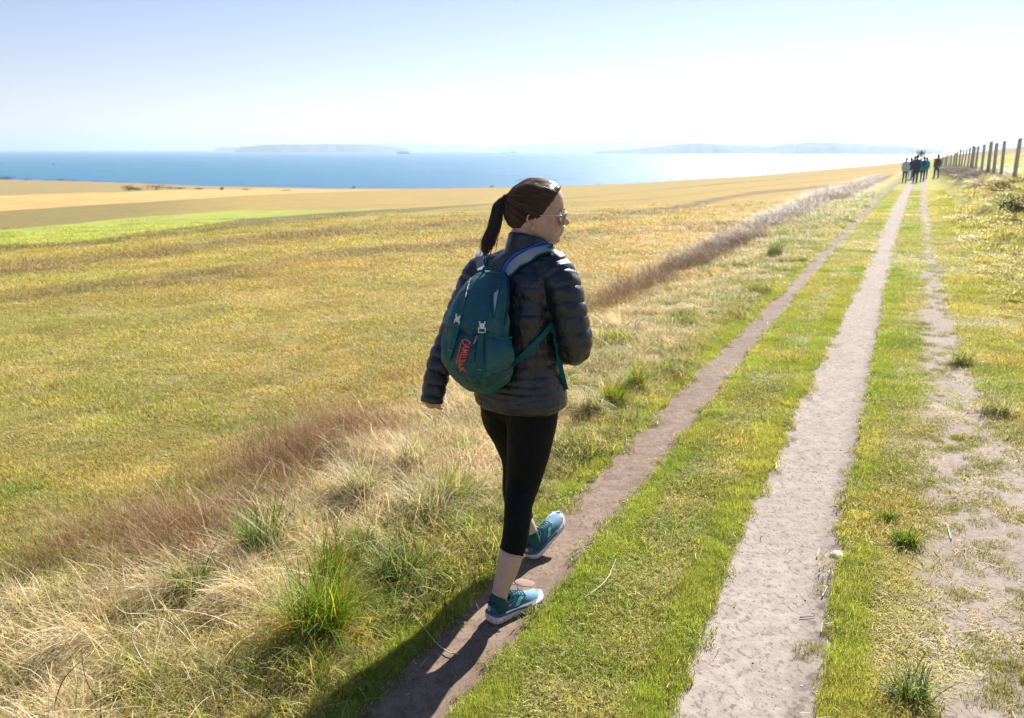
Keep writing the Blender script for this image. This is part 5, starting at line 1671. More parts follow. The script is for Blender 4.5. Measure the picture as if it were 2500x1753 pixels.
def variant_set(name, specs, mtl):
    col = bpy.data.collections.new(name)
    for i, sp in enumerate(specs):
        rs = [blades(**q) for q in sp]
        V, F = join([(r[0], r[1]) for r in rs])
        me = new_mesh('%s_%d' % (name, i), V, F, mtl)
        vattr(me, 'bright', np.concatenate([r[2] for r in rs])); vattr(me, 'dry', np.concatenate([r[3] for r in rs]))
        o = bpy.data.objects.new('%s_%02d' % (name, i), me); col.objects.link(o)
    return col

def instancer(name, col, P, rotz, scale, tint, nvar, kind_label, tilt=None):
    """points mesh + geometry nodes: one object of kind stuff"""
    n = len(P)
    me = bpy.data.meshes.new(name); me.vertices.add(n); me.vertices.foreach_set('co', np.asarray(P, np.float32).ravel())
    vattr(me, 'idx', gg.integers(0, nvar, n), 'INT')
    rot = np.zeros((n, 3)); rot[:, 2] = rotz
    if tilt is not None: rot[:, :2] = tilt
    vattr(me, 'rot', rot, 'FLOAT_VECTOR'); vattr(me, 'scl', scale, 'FLOAT_VECTOR')
    vattr(me, 'tint', np.hstack([tint, np.ones((n, 1))]), 'FLOAT_COLOR')
    o = bpy.data.objects.new(name, me); COL.objects.link(o); tag(o, kind='stuff', label=kind_label)
    g = bpy.data.node_groups.new(name + '_nodes', 'GeometryNodeTree')
    g.interface.new_socket('Geometry', in_out='INPUT', socket_type='NodeSocketGeometry')
    g.interface.new_socket('Geometry', in_out='OUTPUT', socket_type='NodeSocketGeometry')
    gi = g.nodes.new('NodeGroupInput'); go = g.nodes.new('NodeGroupOutput')
    m2p = g.nodes.new('GeometryNodeMeshToPoints')
    ci = g.nodes.new('GeometryNodeCollectionInfo'); ci.inputs['Collection'].default_value = col
    ci.inputs['Separate Children'].default_value = True; ci.inputs['Reset Children'].default_value = True
    iop = g.nodes.new('GeometryNodeInstanceOnPoints'); iop.inputs['Pick Instance'].default_value = True
    def na(nm, ty):
        a = g.nodes.new('GeometryNodeInputNamedAttribute'); a.data_type = ty; a.inputs['Name'].default_value = nm; return a.outputs['Attribute']
    e2r = g.nodes.new('FunctionNodeEulerToRotation')
    g.links.new(gi.outputs[0], m2p.inputs['Mesh']); g.links.new(m2p.outputs[0], iop.inputs['Points'])
    g.links.new(ci.outputs[0], iop.inputs['Instance']); g.links.new(na('idx', 'INT'), iop.inputs['Instance Index'])
    g.links.new(na('rot', 'FLOAT_VECTOR'), e2r.inputs[0]); g.links.new(e2r.outputs[0], iop.inputs['Rotation'])
    g.links.new(na('scl', 'FLOAT_VECTOR'), iop.inputs['Scale']); g.links.new(iop.outputs[0], go.inputs[0])
    md = o.modifiers.new('scatter', 'NODES'); md.node_group = g
    return o

def scatter(dens0, r_ref, r0, r1, power=2.0, amax=40.0):
    """points in the wedge the lens can see (and a bit more); density falls off as (r_ref/r)^power beyond r_ref"""
    out_ = []
    edges = np.geomspace(max(r0, .3), r1, 60)
    A = R(amax) * 2
    for a, b in zip(edges[:-1], edges[1:]):
        rm = (a + b) / 2; dn = dens0 * min(1.0, (r_ref / rm) ** power)
        n = gg.poisson(dn * (b * b - a * a) / 2 * A)
        rr_ = np.sqrt(gg.uniform(a * a, b * b, n)); az = gg.uniform(-R(amax), R(amax), n)
        out_.append(np.stack([rr_ * np.sin(az), rr_ * np.cos(az)], 1))
    return np.vstack(out_)

def dirt_mask(s, d, x, y):
    """1 on bare earth"""
    w = .05 * vnoise(x * 5, y * 5) + .02 * vnoise(x * 17, y * 17 + 4)
    m1 = smooth01(.19, .13, np.abs(d + w + 1.255)); m2 = smooth01(.26, .20, np.abs(d + w + .325))
    wd = np.interp(s, [2.2, 7.5], [.42, .19])
    m3 = smooth01(wd + .06, wd - .06, np.abs(d + w - (.24 + wd * .85)))
    return m1, m2, m3

# ---- turf: short green on the lane, gold-green in the field
t_specs = []
for i in range(6):
    t_specs.append([dict(n=230, radius=.12, h=.024, hsd=.009, width=.0030, lean=.65, curl=.9, segs=2, dry=.16), dict(n=40, radius=.12, h=.035, hsd=.012, width=.0026, lean=.9, curl=1.0, segs=3, dry=.55)])
turf_col = variant_set('turf_variant', t_specs, m_blade)
xy = scatter(165, 5.0, .9, 40)
_s, _d = to_sd(xy[:, 0], xy[:, 1]); _r = np.hypot(xy[:, 0], xy[:, 1])
xy = xy[((_d < -1.75) | (_d > 1.3)) & (gg.random(len(xy)) < smooth01(40, 18, _r))]
# the lane itself: even density, small patches, so that the ruts stay open
def lane_pts(dens, s0, s1, dd0, dd1):
    n = int(dens * (s1 - s0) * (dd1 - dd0)); S = gg.uniform(s0, s1, n); D = gg.uniform(dd0, dd1, n)
    x, y = from_sd(S, D); return np.stack([x, y], 1)
xy = np.vstack([xy, lane_pts(170, .5, 9, -1.75, 1.3), lane_pts(75, 9, 26, -1.75, 1.3), lane_pts(28, 26, 46, -1.75, 1.3)])
s_, d_ = to_sd(xy[:, 0], xy[:, 1]); r_ = np.hypot(xy[:, 0], xy[:, 1])
m1, m2, m3 = dirt_mask(s_, d_, xy[:, 0], xy[:, 1])
mg_ = .07 + .05 * smooth01(8, 25, s_) - .03 * gg.random(len(s_))
keep = (np.abs(d_ + 1.255) > .155 + mg_) & (np.abs(d_ + .325 - .045 * smooth01(3.6, 2.1, s_)) > .222 + mg_) & ~((m3 > .5) & (gg.random(len(s_)) < .93))
verge = (d_ > -2.75) & (d_ < -1.75)
keep &= ~((d_ > -2.6) & (d_ < -1.42) & (gg.random(len(s_)) < .45))
keep &= ~(verge & (gg.random(len(s_)) < .45) & (s_ < 7)) & ~((m3 > .3) & (s_ > 7))
xy, s_, d_, r_, m3 = xy[keep], s_[keep], d_[keep], r_[keep], m3[keep]
tint = ground_color(xy[:, 0], xy[:, 1])
lane_ = (d_ > -1.75) & (d_ < 1.3)
k_ = np.where(lane_, np.clip(r_ / 9, 1, 1.7), np.clip(r_ / 5.5, 1, 4))
hs = np.where(lane_, .95, .85) * np.clip(1 + .45 * vnoise(xy[:, 0] * 2.1, xy[:, 1] * 2.1) + .35 * vnoise(xy[:, 0] * 6.3, xy[:, 1] * 6.3), .4, 2.2) * np.clip(1 + (r_ - 6) * .02, 1, 1.5)
hs = hs * np.where(m3 > .5, .6, 1.0) * np.where(d_ > 1.2, 1.5, 1)
pn = vnoise(xy[:, 0] * 4.5 + 3, xy[:, 1] * 4.5)
tint = tint * (1 + .22 * pn + gg.normal(0, .10, len(xy)))[:, None]
# scattered patches of richer green and of faded straw
gp = (smooth01(.35, .9, vnoise(xy[:, 0] * 1.7 + 60, xy[:, 1] * 1.7)) * .35 + .45 * smooth01(.3, .7, vnoise(xy[:, 0] * 7 + 60, xy[:, 1] * 7)))[:, None]
tint = tint * (1 - gp) + np.array([.15, .22, .025]) * gp
fp = (smooth01(.2, .9, vnoise(xy[:, 0] * 2.3 + 90, xy[:, 1] * 2.3 + 12)) * .5 + .4 * smooth01(.3, .7, vnoise(xy[:, 0] * 8 + 20, xy[:, 1] * 8)))[:, None]
tint = tint * (1 - fp) + np.array([.46, .36, .17]) * fp
P_ = np.stack([xy[:, 0], xy[:, 1], ground_z(xy[:, 0], xy[:, 1])], 1)
sc_ = np.stack([k_, k_, hs * np.clip(k_ * .45, 1, 2.2)], 1) * gg.uniform(.8, 1.25, len(xy))[:, None]
instancer('grass', turf_col, P_, gg.uniform(0, 6.28, len(xy)), sc_, np.clip(tint * np.where(lane_ | (d_ > 0), 1.45, 1.5)[:, None], .01, .9), 6, 'short green and gold turf of the lane and the field')

# small tufts that finish the turf along the rut edges
ed = []
for e0, sgn_ in ((-1.10, 1), (-1.415, -1), (-.555, -1), (-.105, 1)):
    n = 1400 if e0 < -1.2 else 1900; S = np.exp(gg.uniform(math.log(1.2), math.log(14), n)); D = e0 + sgn_ * (.018 + np.abs(gg.normal(.04, .03, n)))
    if e0 > -.6: D = D + .045 * smooth01(3.6, 2.1, S)
    ed.append(np.stack([S, D], 1))
ed = np.vstack(ed); S, D = ed[:, 0], ed[:, 1]; x_, y_ = from_sd(S, D)
keep = gg.random(len(S)) < np.clip(.75 + .6 * vnoise(x_ * 3.3, y_ * 3.3), 0, 1); x_, y_, S = x_[keep], y_[keep], S[keep]
sz = gg.uniform(.3, .55, len(x_)) * np.clip(S / 6, 1, 1.8); et = ground_color(x_, y_) * gg.uniform(.8, 2.1, len(x_))[:, None] * np.array([.94, 1.02, 1.1])
instancer('rut_edge_grass', turf_col, np.stack([x_, y_, ground_z(x_, y_)], 1), gg.uniform(0, 6.28, len(x_)), np.stack([sz, sz, gg.uniform(.5, 1.35, len(x_))], 1), np.clip(et, .01, .9), 6, 'small turf tufts fringing the ruts')

# ---- tangled dry grass of the verge and bank
sw = np.array([-.75, -.45])
v_specs = []
for i in range(6):
    v_specs.append([dict(n=95, radius=.12, h=.15, hsd=.05, width=.0022, lean=1.15, curl=.9, segs=5, dry=.9, bias=sw, biasw=.25), dict(n=70, radius=.11, h=.09, hsd=.03, width=.0026, lean=.7, curl=1.2, segs=4, dry=.45)])
verge_col = variant_set('verge_variant', v_specs, m_straw)
xy = scatter(105, 6.0, .9, 70, 1.6, 42)
s_, d_ = to_sd(xy[:, 0], xy[:, 1]); r_ = np.hypot(xy[:, 0], xy[:, 1])
pn = vnoise(xy[:, 0] * 1.6, xy[:, 1] * 1.6); p2 = vnoise(xy[:, 0] * 4 + 8, xy[:, 1] * 4)
inv = (1 - .78 * smooth01(5, 11, s_)) * smooth01(-3.15, -2.75, d_ + .12 * p2) * (1 - smooth01(-1.95, -1.55, d_ + .12 * p2))
inb = smooth01(1.7, 2.3, d_ + .3 * pn) * (1 - smooth01(3.0, 4.2, d_)) * smooth01(5, 12, s_) * .30
keep = gg.random(len(xy)) < np.clip(inv * (.85 + .4 * pn) + inb, 0, 1)
xy, d_, r_, pn, s_ = xy[keep], d_[keep], r_[keep], pn[keep], s_[keep]
tn = np.where((gg.random(len(xy)) < np.clip(.46 + .22 * smooth01(5, 3, s_) - .3 * smooth01(5, 12, s_) + .4 * pn, .08, .9))[:, None], np.array([[.72, .59, .40]]), np.array([[.32, .33, .07]])) * gg.uniform(.7, 1.25, len(xy))[:, None]
k_ = np.clip(r_ / 9, 1, 4)
P_ = np.stack([xy[:, 0], xy[:, 1], ground_z(xy[:, 0], xy[:, 1])], 1)
sz = gg.uniform(.55, 1.3, len(xy)) * np.where(d_ < -1.95, 1, .6)
instancer('dry_grass', verge_col, P_, gg.normal(0, .9, len(xy)), np.stack([k_ * sz, k_ * sz, sz * np.clip(k_ * .6, 1, 1.6)], 1), np.clip(tn * (1 - .25 * smooth01(6, 14, s_))[:, None], .01, .9), 6, 'tangled straw coloured grass along the verge and bank')

# ---- rough green and olive tussocky grass between the straw and the left rut
r_specs = [[dict(n=90, radius=.09, h=.085, hsd=.03, width=.0034, lean=.55, curl=1.0, segs=4, dry=.3), dict(n=50, radius=.11, h=.06, hsd=.03, width=.0026, lean=1.1, curl=.8, segs=3, dry=.9)] for i in range(6)]
rough_col = variant_set('rough_variant', r_specs, m_blade)
S = np.exp(gg.uniform(math.log(1.2), math.log(45), 2600)); D = gg.uniform(-2.75, -1.5, 2600); x_, y_ = from_sd(S, D)
cl_ = vnoise(x_ * 2.4 + 17, y_ * 2.4); keep = gg.random(2600) < np.clip((.30 + .8 * cl_ + .25 * smooth01(4, 9, S)) * (1 - .8 * smooth01(-1.85, -2.15, D) * smooth01(5.5, 3.5, S)), .02, 1); x_, y_, S, cl_ = x_[keep], y_[keep], S[keep], cl_[keep]
sz = gg.uniform(.5, 1.2, len(x_)) * np.clip(1 + .4 * cl_, .6, 1.5); k_ = np.clip(S / 10, 1, 2.6)
rt = np.where((gg.random(len(x_)) < .6)[:, None], np.array([[.20, .28, .035]]), np.array([[.36, .33, .10]])) * gg.uniform(.7, 1.35, len(x_))[:, None]
instancer('rough_grass', rough_col, np.stack([x_, y_, ground_z(x_, y_)], 1), gg.uniform(0, 6.28, len(x_)), np.stack([sz * k_, sz * k_, sz * np.clip(k_ * .7, 1, 1.4)], 1), rt, 6, 'rough green and olive grass between the straw and the left rut')

# ---- fine reddish brown wisps along the field edge
w_specs = []
for i in range(6):
    w_specs.append([dict(n=80, radius=.19, h=.22, hsd=.07, width=.0011, lean=.42, curl=.75, segs=4, dry=.10, bias=(-.8, -.3), biasw=.2, taper=.4), dict(n=90, radius=.18, h=.07, hsd=.03, width=.0014, lean=1.1, curl=.6, segs=2, dry=.3, rg=gg)])
wisp_col = variant_set('wisp_variant', w_specs, m_wisp)
n_w = 3800
s_w = np.exp(gg.uniform(math.log(1.1), math.log(95), n_w)) ; s_w = s_w + gg.normal(0, .1, n_w)
d_w = -3.08 + gg.normal(0, 1, n_w) * np.interp(s_w, [0, 6, 12], [.24, .18, .13]) - .12 * smooth01(3, 6, s_w)
x_, y_ = from_sd(s_w, d_w); pn = vnoise(x_ * .9 + 3, y_ * .9); p2 = vnoise(x_ * 2.2, y_ * 2.2 + 5)
keep = gg.random(n_w) < np.clip(smooth01(-.15, .55, pn + .7 * p2) * 1.3 + smooth01(7, 12, s_w) * .38, 0.02, 1) * smooth01(1.0, 2.0, s_w + .01) * 1.0 * np.interp(s_w, [0, 2, 4, 10, 25, 95], [.06, .16, .36, .95, 1, 1])
x_, y_, s_w = x_[keep], y_[keep], s_w[keep]
k_ = np.clip(np.hypot(x_, y_) / 9, 1, 4)
P_ = np.stack([x_, y_, ground_z(x_, y_)], 1)
tn = np.array([[.31, .19, .105]]) * gg.uniform(.65, 1.25, len(x_))[:, None] * np.array([1, 1, 1]) * (1 - .50 * smooth01(5, 18, s_w))[:, None] + gg.normal(0, .01, (len(x_), 1))
sz = gg.uniform(.45, 1.15, len(x_))
instancer('wispy_grass', wisp_col, P_, gg.normal(0, .7, len(x_)), np.stack([sz * k_, sz * k_, sz * np.clip(k_ * .35, 1, 1.5)], 1), np.clip(tn, .01, .9), 6, 'fine reddish brown seed grass along the field edge')

# the same wiry growth in mats under the fence
S = gg.uniform(16, 95, 1500); D = 2.45 + gg.normal(0, .28, 1500); x_, y_ = from_sd(S, D)
keep = gg.random(1500) < np.clip(.45 + .8 * vnoise(x_ * .8 + 9, y_ * .8), .05, 1); x_, y_, S = x_[keep], y_[keep], S[keep]
matted_col = variant_set('matted_variant', [[dict(n=110, radius=.17, h=.2, hsd=.06, width=.0016, lean=.6, curl=.8, segs=4, dry=0.0), dict(n=120, radius=.16, h=.07, hsd=.03, width=.0018, lean=1.1, curl=.6, segs=2, dry=0)] for i in range(4)], blade_mat('matted_dead_growth', (.3, .2, .13), transl=.08, rough=.8, spec=.1))
P_ = np.stack([x_, y_, ground_z(x_, y_)], 1); k_ = np.clip(S / 14, 1, 3.5); sz = gg.uniform(.5, 1.1, len(x_))
instancer('fence_wisps', matted_col, P_, gg.uniform(0, 6.28, len(x_)), np.stack([sz * k_, sz * k_, sz * .75], 1), np.array([[.13, .088, .062]]) * gg.uniform(.6, 1.2, len(x_))[:, None], 4, 'brown matted dead growth under the fence')


# ---- loose long stalks in the verge and field edge
s_specs = []
for i in range(6):
    s_specs.append([dict(n=5, radius=.10, h=.30, hsd=.09, width=.0030, lean=.75, curl=.8, segs=7, dry=1.0, taper=.5)])
stalk_col = variant_set('stalk_variant', s_specs, m_straw)
xy = scatter(22, 5.0, .9, 26, 1.5, 40)
s_, d_ = to_sd(xy[:, 0], xy[:, 1])
inv = smooth01(-3.3, -2.8, d_) * (1 - smooth01(-1.9, -1.6, d_)) + .05 * (d_ < -3.9)
keep = gg.random(len(xy)) < inv
xy = xy[keep]; P_ = np.stack([xy[:, 0], xy[:, 1], ground_z(xy[:, 0], xy[:, 1])], 1)
instancer('dead_stalks', stalk_col, P_, gg.uniform(0, 6.28, len(xy)), np.repeat(gg.uniform(.5, 1.2, len(xy))[:, None], 3, 1), np.tile([[.5, .42, .27]], (len(xy), 1)), 6, 'loose dead stalks lying through the verge')

# ---- small seedling tufts on the worn strip and straw litter on the soil
xy = scatter(125, 5.0, .9, 30, 1.8, 38)
s_, d_ = to_sd(xy[:, 0], xy[:, 1])
m1, m2, m3 = dirt_mask(s_, d_, xy[:, 0], xy[:, 1])
edge = ((np.abs(np.abs(d_ + 1.255) - .15) < .035) | (np.abs(np.abs(d_ + .325) - .225) < .04))
keep = ((m3 > .4) & (gg.random(len(xy)) < np.clip(.60 + .6 * vnoise(xy[:, 0] * 3, xy[:, 1] * 3), 0, 1))) | (edge & (gg.random(len(xy)) < .5))
xy = xy[keep]; P_ = np.stack([xy[:, 0], xy[:, 1], ground_z(xy[:, 0], xy[:, 1]) + .001], 1)
szz = gg.uniform(.25, .62, len(xy)) * np.clip(np.hypot(xy[:, 0], xy[:, 1]) / 6, 1, 4)
instancer('seedling_grass', turf_col, P_, gg.uniform(0, 6.28, len(xy)), np.stack([szz, szz, gg.uniform(.5, .9, len(xy))], 1), np.array([[.24, .26, .04]]) * gg.uniform(.7, 1.2, len(xy))[:, None], 6, 'sparse seedling tufts on the worn right hand strip')

l_specs = []
for i in range(5):
    l_specs.append([dict(n=4, radius=.10, h=.045, hsd=.025, width=.0022, lean=1.42, curl=.1, segs=2, dry=.9, taper=.1)])
litter_col = variant_set('litter_variant', l_specs, m_straw)
xy = scatter(26, 5.0, .9, 16, 1.8, 38)
s_, d_ = to_sd(xy[:, 0], xy[:, 1]); keep = (d_ > -1.6) & (d_ < 1.6) & (gg.random(len(xy)) < np.where((np.abs(d_ + .32) < .14) | (np.abs(d_ + 1.25) < .1), .12, .7)); xy = xy[keep]
P_ = np.stack([xy[:, 0], xy[:, 1], ground_z(xy[:, 0], xy[:, 1]) + .008], 1)
instancer('straw_litter', litter_col, P_, gg.uniform(0, 6.28, len(xy)), np.repeat(gg.uniform(.5, 1.3, len(xy))[:, None], 3, 1), np.tile([[.5, .42, .27]], (len(xy), 1)) * gg.uniform(.6, 1.2, len(xy))[:, None], 5, 'bits of dry straw dropped on the lane')

# ---- soil crumbs and grit
def pebble(rg, sub=1):
    V, F = ellipsoid((0, 0, 0), (1, .8, .5), 7, 5); V = V * (1 + .18 * rg.standard_normal(V.shape)); return V, F
m_crumb = mat('soil_crumb', (.12, .085, .065), .95, .1)
nb = NB(m_crumb); nb.l.new(nb.attr('tint', 'INSTANCER', 'Color'), nb.b.inputs['Base Color'])
ccol = bpy.data.collections.new('crumb_variant')
for i in range(5):
    V, F = pebble(gg); o = bpy.data.objects.new('crumb_variant_%02d' % i, new_mesh('crumb_variant_%d' % i, V, F, m_crumb, smooth=False)); ccol.objects.link(o)
xy = scatter(520, 3.5, .9, 14, 2.2, 36)
s_, d_ = to_sd(xy[:, 0], xy[:, 1]); m1, m2, m3 = dirt_mask(s_, d_, xy[:, 0], xy[:, 1])
rimp = np.exp(-((d_ + 1.11) / .05) ** 2) + np.exp(-((d_ + .125) / .06) ** 2) + .35 * np.exp(-((d_ + .54) / .05) ** 2)
cl = np.clip(vnoise(xy[:, 0] * 6, xy[:, 1] * 6) * 1.2 + .3, 0, 1)
keep = gg.random(len(xy)) < np.clip((m1 + m2 + m3 * .7) * .10 * cl + rimp * .75 * cl, 0, 1)
xy = xy[keep]; szz = np.clip(gg.lognormal(-6.0, .45, len(xy)), .0012, .007)
tn = np.where((gg.random(len(xy)) < .10)[:, None], np.array([[.5, .45, .4]]), np.array([[.13, .092, .07]])) * gg.uniform(.6, 1.3, len(xy))[:, None]
P_ = np.stack([xy[:, 0], xy[:, 1], ground_z(xy[:, 0], xy[:, 1]) + szz * .25], 1)
instancer('soil_crumbs', ccol, P_, gg.uniform(0, 6.28, len(xy)), np.repeat(szz[:, None], 3, 1), tn, 5, 'dark crumbs of soil and grit in the wheel ruts')

# ================================================================== grass clumps, stones and stalks that can be pointed at
def blade_part(name, specs, loc, mtl, parent):
    rs = [blades(**q) for q in specs]; V, F = join([(r[0], r[1]) for r in rs])
    V = V + np.asarray(loc); o = part(name, V, F, mtl, parent)
    vattr(o.data, 'bright', np.concatenate([r[2] for r in rs])); vattr(o.data, 'dry', np.concatenate([r[3] for r in rs])); return o
def tint_mat(c, dryc=(.55, .45, .25), nm='clump_blade'): return blade_mat(nm, dryc, tint=c)
m_g1 = tint_mat((.16, .27, .022), (.55, .38, .05)); m_g2 = tint_mat((.10, .18, .025)); m_g3 = tint_mat((.25, .30, .035)); m_g4 = tint_mat((.30, .30, .14), (.62, .56, .42)); m_pale = tint_mat((.58, .50, .36), (.66, .58, .44), 'bleached_straw')
kg = np.random.default_rng(404)
clumps = [
    ((790, 1560), .16, .27, 420, m_g1, .22, 'largest bright green grass clump, on the verge at lower left of the woman\'s shadow'),
    ((985, 1425), .13, .17, 260, m_g2, .25, 'dark green grass clump close to the left edge of the shadow'),
    ((806, 1400), .07, .17, 120, m_g1, .3, 'small bright green tuft between the big clump and the straw behind it'),
    ((640, 1345), .12, .20, 240, m_g2, .25, 'dark green clump under the tallest reddish wisps'),
    ((1105, 1225), .10, .20, 170, m_g3, .45, 'yellow green tuft with pale blades beside the woman\'s left leg'),
    ((1050, 1262), .14, .22, 240, m_g4, .6, 'pale grey green tussock with long blades left of the woman\'s legs'),
    ((880, 1215), .13, .20, 240, m_g4, .55, 'dark hollow tussock with bleached blades in the middle of the verge'),
    ((1010, 1140), .12, .17, 200, m_g4, .7, 'straw topped tussock just below the woman\'s left hand'),
    ((1496, 990), .13, .20, 240, m_g1, .3, 'bright green clump by the left rut, level with the jacket hem'),
    ((1552, 945), .10, .18, 180, m_g1, .3, 'second bright green clump, right behind the one level with the hem'),
    ((1445, 1010), .11, .15, 150, m_g4, .5, 'greyish tuft between the woman\'s hip and the bright green clumps'),
    ((470, 1455), .12, .15, 200, m_g2, .35, 'dark flattened tussock near the pale combed straw at lower left'),
    ((760, 1670), .12, .12, 160, m_g3, .4, 'low yellow green tuft at the bottom edge below the largest clump'),
    ((1890, 625), .20, .28, 240, m_g2, .3, 'dark rounded tussock far along the verge under the brown wisps'),
    ((2210, 1325), .09, .07, 150, m_g1, .15, 'small flat green tuft on the worn strip right of the wide rut'),
    ((2225, 1700), .09, .11, 90, m_g2, .2, 'spiky green tuft at the bottom right of the lane'),
    ((2165, 1275), .07, .06, 110, m_g1, .2, 'tiny bright tuft beside the wide rut above the white stone'),
    ((2350, 890), .14, .16, 170, m_g3, .3, 'leafy yellow green clump on the grass slope at right'),
    ((2430, 1010), .14, .14, 170, m_g4, .3, 'pale leafy clump on the slope at the right edge'),
]
for p, rad, h_, n_, mt_, dr_f, lab in clumps:
    hp = hit(*p)
    e = empty('grass_clump', tuple(hp), lab, 'grass clump')
    blade_part('blades', [dict(n=int(n_ * 1.3), radius=rad, h=h_, hsd=h_ * .28, width=.0042, lean=.42, curl=.9, segs=5, dry=dr_f, rg=kg, origin_r=.62), dict(n=n_ // 2, radius=rad, h=h_ * 1.15, hsd=h_ * .3, width=.0030, lean=.8, curl=1.2, segs=6, dry=min(1, dr_f + .3), rg=kg, origin_r=.7)], hp, mt_, e)
    blade_part('thatch', [dict(n=n_, radius=rad * 1.15, h=h_ * .45, hsd=h_ * .15, width=.003, lean=1.0, curl=.9, segs=3, dry=.9, rg=kg)], hp, m_pale if dr_f > .4 else mt_, e)
# bleached straw combed over by the wind
for pA, pB, n_, lab in [((425, 1462), (310, 1510), 190, 'bleached sheaf of straw combed to the left, upper of two at lower left'),
                        ((215, 1570), (85, 1690), 260, 'bleached sheaf of straw combed to the left, nearest the lower left corner'),
                        ((600, 1235 + 230), (520, 1520), 150, 'pale straw tuft between the dark tussock and the largest green clump'),
                        ((1500, 800), (1450, 870), 170, 'pale matted straw heap under the looped white stems')]:
    a, b = hit(*pA), hit(*pB); dv = (b - a)[:2]; Ln = np.linalg.norm(dv); dv = dv / Ln
    e = empty('straw_sheaf', tuple(a), lab, 'straw')
    blade_part('straws', [dict(n=n_, radius=.085, h=min(max(Ln * 1.1, .18), .26), hsd=.05, width=.0024, lean=.95, curl=.75, segs=6, dry=.9, rg=kg, bias=dv, biasw=.86, taper=.5)], a + [0, 0, .02], m_pale, e)

def stalk(pix, zs, rad, mtl, lab, name='dry_stalk'):
    P = []
    for p, z in zip(pix, zs): q = hit(p[0], p[1], z); P.append(q)
    P = np.array(P); V, F = tube(P, np.linspace(rad, rad * .45, len(P)), n=6, sub=6)
    o = part(name, V, F, mtl, None, loc=tuple(P[0])); tag(o, lab, 'stalk'); return o
m_stalk = mat('straw_stalk', (.60, .52, .38), .6, .4); m_stem_dark = mat('dark_stem', (.12, .09, .08), .7)
k1 = lambda x, y: (x / 2.466, 1100 + y / 2.466); k2 = lambda x, y: (600 + x / 2.466, 1100 + y / 2.466); k3 = lambda x, y: (1300 + x / 2.466, 1100 + y / 2.466); k4 = lambda x, y: (1900 + x / 2.466, 1100 + y / 2.466)
stalk([k2(1285, 1268), k2(1230, 1240), k2(1150, 1190), k2(1085, 1120), k2(1020, 1030), k2(950, 970)], [.008, .012, .012, .02, .03, .04], .0026, m_stalk, 'dry straw stalk lying across the shadow of the woman\'s legs')
stalk([k3(305, 930), k3(400, 855), k3(455, 800), k3(475, 740), k3(502, 672)], [.01, .02, .025, .02, .03], .0024, m_stalk, 'bent pale straw on the green strip right of the rear shoe')
stalk([k1(330, 1600), k1(350, 1480), k1(400, 1380), k1(490, 1290), k1(590, 1190), k1(700, 1140)], [.02, .10, .15, .17, .14, .08], .0024, m_stem_dark, 'dark curved stem arching over the straw at lower left')
stalk([k1(600, 1510), k1(530, 1420), k1(500, 1300), k1(495, 1190)], [.02, .10, .17, .24], .0019, m_stem_dark, 'thin dark upright stem beside the arching dark stem')
stalk([k1(930, 1390), k1(850, 1280), k1(800, 1170), k1(805, 1100), k1(870, 1060), k1(930, 1090)], [.03, .08, .13, .16, .16, .12], .0028, m_stalk, 'pale hooked straw stem curling over in the lower left verge')
stalk([k1(1190, 1210), k1(1060, 1090), k1(900, 1010), k1(760, 985), k1(680, 932)], [.03, .06, .08, .11, .14], .0028, m_stalk, 'straight pale stalk with a blunt white tip leaning up left')
stalk([k1(1545, 975), k1(1400, 940), k1(1255, 908)], [.05, .08, .10], .0022, m_stalk, 'golden straight straw pointing at the white seed head in the verge')
stalk([k4(1040, 550), k4(1010, 490), k4(990, 465)], [.006, .008, .008], .0034, m_stalk, 'short pale straw on the worn strip at right')
stalk([k4(255, 1125), k4(262, 1060)], [.006, .008], .0034, m_stalk, 'short bright straw on the right side of the wide rut, lower one')
stalk([k4(262, 885), k4(292, 840)], [.006, .010], .0034, m_stalk, 'short bright straw on the right side of the wide rut, middle one')
stalk([k4(230, 662), k4(243, 625)], [.006, .010], .0034, m_stalk, 'short bright straw beside the white stone')
stalk([k4(130, 1012), k4(210, 1006)], [.006, .006], .0026, m_stem_dark, 'dark twig lying across the wide rut')
stalk([k3(1610, 1012), k3(1650, 1005), k3(1700, 1003)], [.006] * 3, .0022, m_stem_dark, 'second dark twig on the wide rut')
# looped white stems
wl_ = empty('looped_stems', tuple(hit(1553, 815)), 'three looped white dead stems arching out of the verge right of the woman\'s elbow', 'stems')
cc5 = lambda x, y: (1400 + x / 3.22, 500 + y / 3.22)
b0 = hit(1553, 822)
for pts in ([(490, 1040), (430, 1000), (418, 950), (450, 922), (500, 925)], [(505, 1050), (495, 980), (490, 930), (515, 900), (545, 905)], [(515, 1040), (505, 960), (525, 915), (562, 900), (575, 905)]):
    P = np.array([at_y(*cc5(*q), b0[1] - .02 * i) for i, q in enumerate(pts)])
    V, F = tube(P, [.0055, .005, .005, .0045, .003], n=6, sub=6); part('stem', V, F, mat('bleached_stem', (.7, .66, .6), .6), wl_)
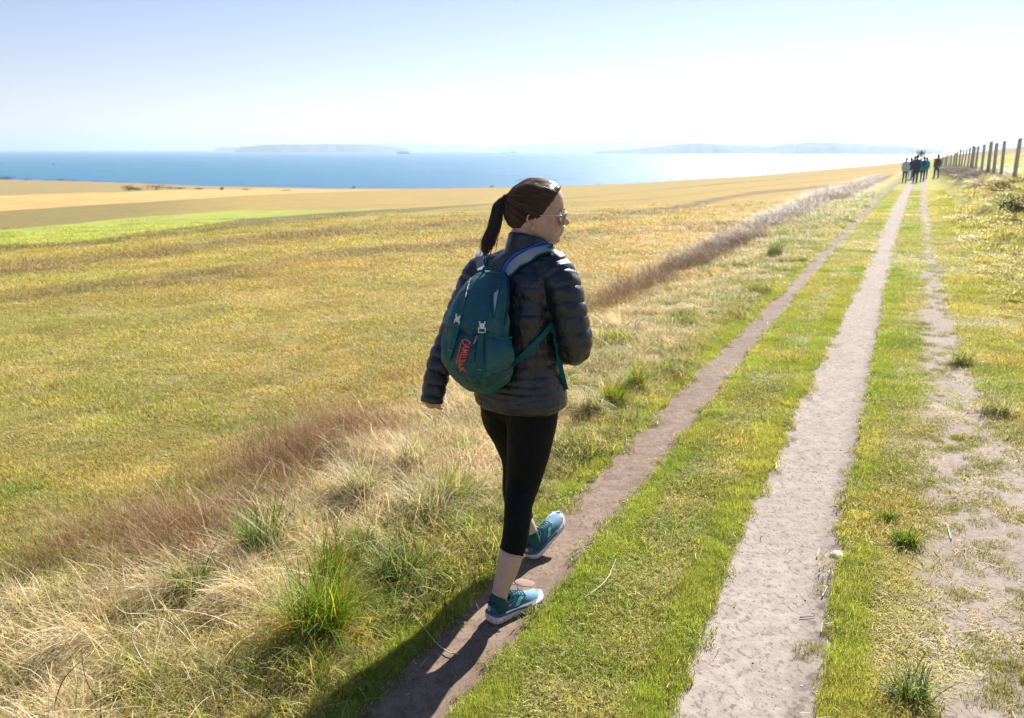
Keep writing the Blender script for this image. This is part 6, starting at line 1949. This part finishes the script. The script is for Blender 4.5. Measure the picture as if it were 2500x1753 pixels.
# stones
m_stone = mat('pale_stone', (.46, .40, .36), .85, .2)
nb = NB(m_stone); sn = nb.noise(nb.obj(), 60, 5, .6); nb.l.new(nb.mix(nb.mapr(sn, .35, .65), C(.36, .29, .25), C(.58, .52, .47)), nb.b.inputs['Base Color']); nb.l.new(nb.bump(sn, .4, .004), nb.b.inputs['Normal'])
def stone(px, w, dpt, h_, az_, lab, mt=None, group=None):
    hp = hit(*px); Rr_, Ff_ = frame(az_)
    V, F = ellipsoid((0, 0, 0), (1, 1, 1), 22, 14)
    n_ = noise3(V, 1.3, kg.uniform(0, 50)); V = V * (1 + .22 * n_)[:, None]
    V = V[:, :1] * Rr_ * w + V[:, 1:2] * Ff_ * dpt + V[:, 2:3] * UP * h_ + hp + [0, 0, h_ * .15]
    o = part('stone', V, F, mt or m_stone, None, loc=tuple(hp)); tag(o, lab, 'stone', group); return o
m_white_stone = mat('white_stone', (.62, .59, .55), .8, .2)
stone((1281, 1427), .045, .028, .004, 20, 'flat buff stone half sunk in the rut just beyond the rear shoe', mat('buff_stone', (.33, .24, .19), .9, .1))
stone((1207, 1416), .028, .016, .007, 10, 'small buff stone at the left edge of the rut by the woman\'s ankle')
stone((2044, 1363), .034, .026, .014, 90, 'white rounded stone on the right edge of the wide rut', m_white_stone)
for p, w_, lab in [((2040, 1241), .010, 'white pebble above the white stone, nearer the rut edge'), ((2052, 1271), .008, 'small white pebble just above the white stone'), ((2127, 1330), .012, 'white chip in the grass right of the white stone'), ((2095, 1297), .008, 'tiny white chip in the grass strip above the white stone')]:
    stone(p, w_, w_ * .7, w_ * .45, 30, lab, m_white_stone)
GR = ['at the bottom right of the rut', 'beside the lowest bright straw', 'low on its left side', 'left of centre in the lower rut', 'level with the white pebbles', 'highest up the rut', 'left side, level with the white stone', 'lowest of all, near the frame bottom']
for i, p in enumerate([(1985, 1500), (1930, 1380), (1860, 1650), (1790, 1560), (1905, 1250), (1975, 1150), (1820, 1450), (1955, 1690)]):
    stone(p, .0045, .0035, .0025, 40 * i, 'tiny pale grit stone in the wide rut, ' + GR[i], m_white_stone, 'grit stones in the wide rut')
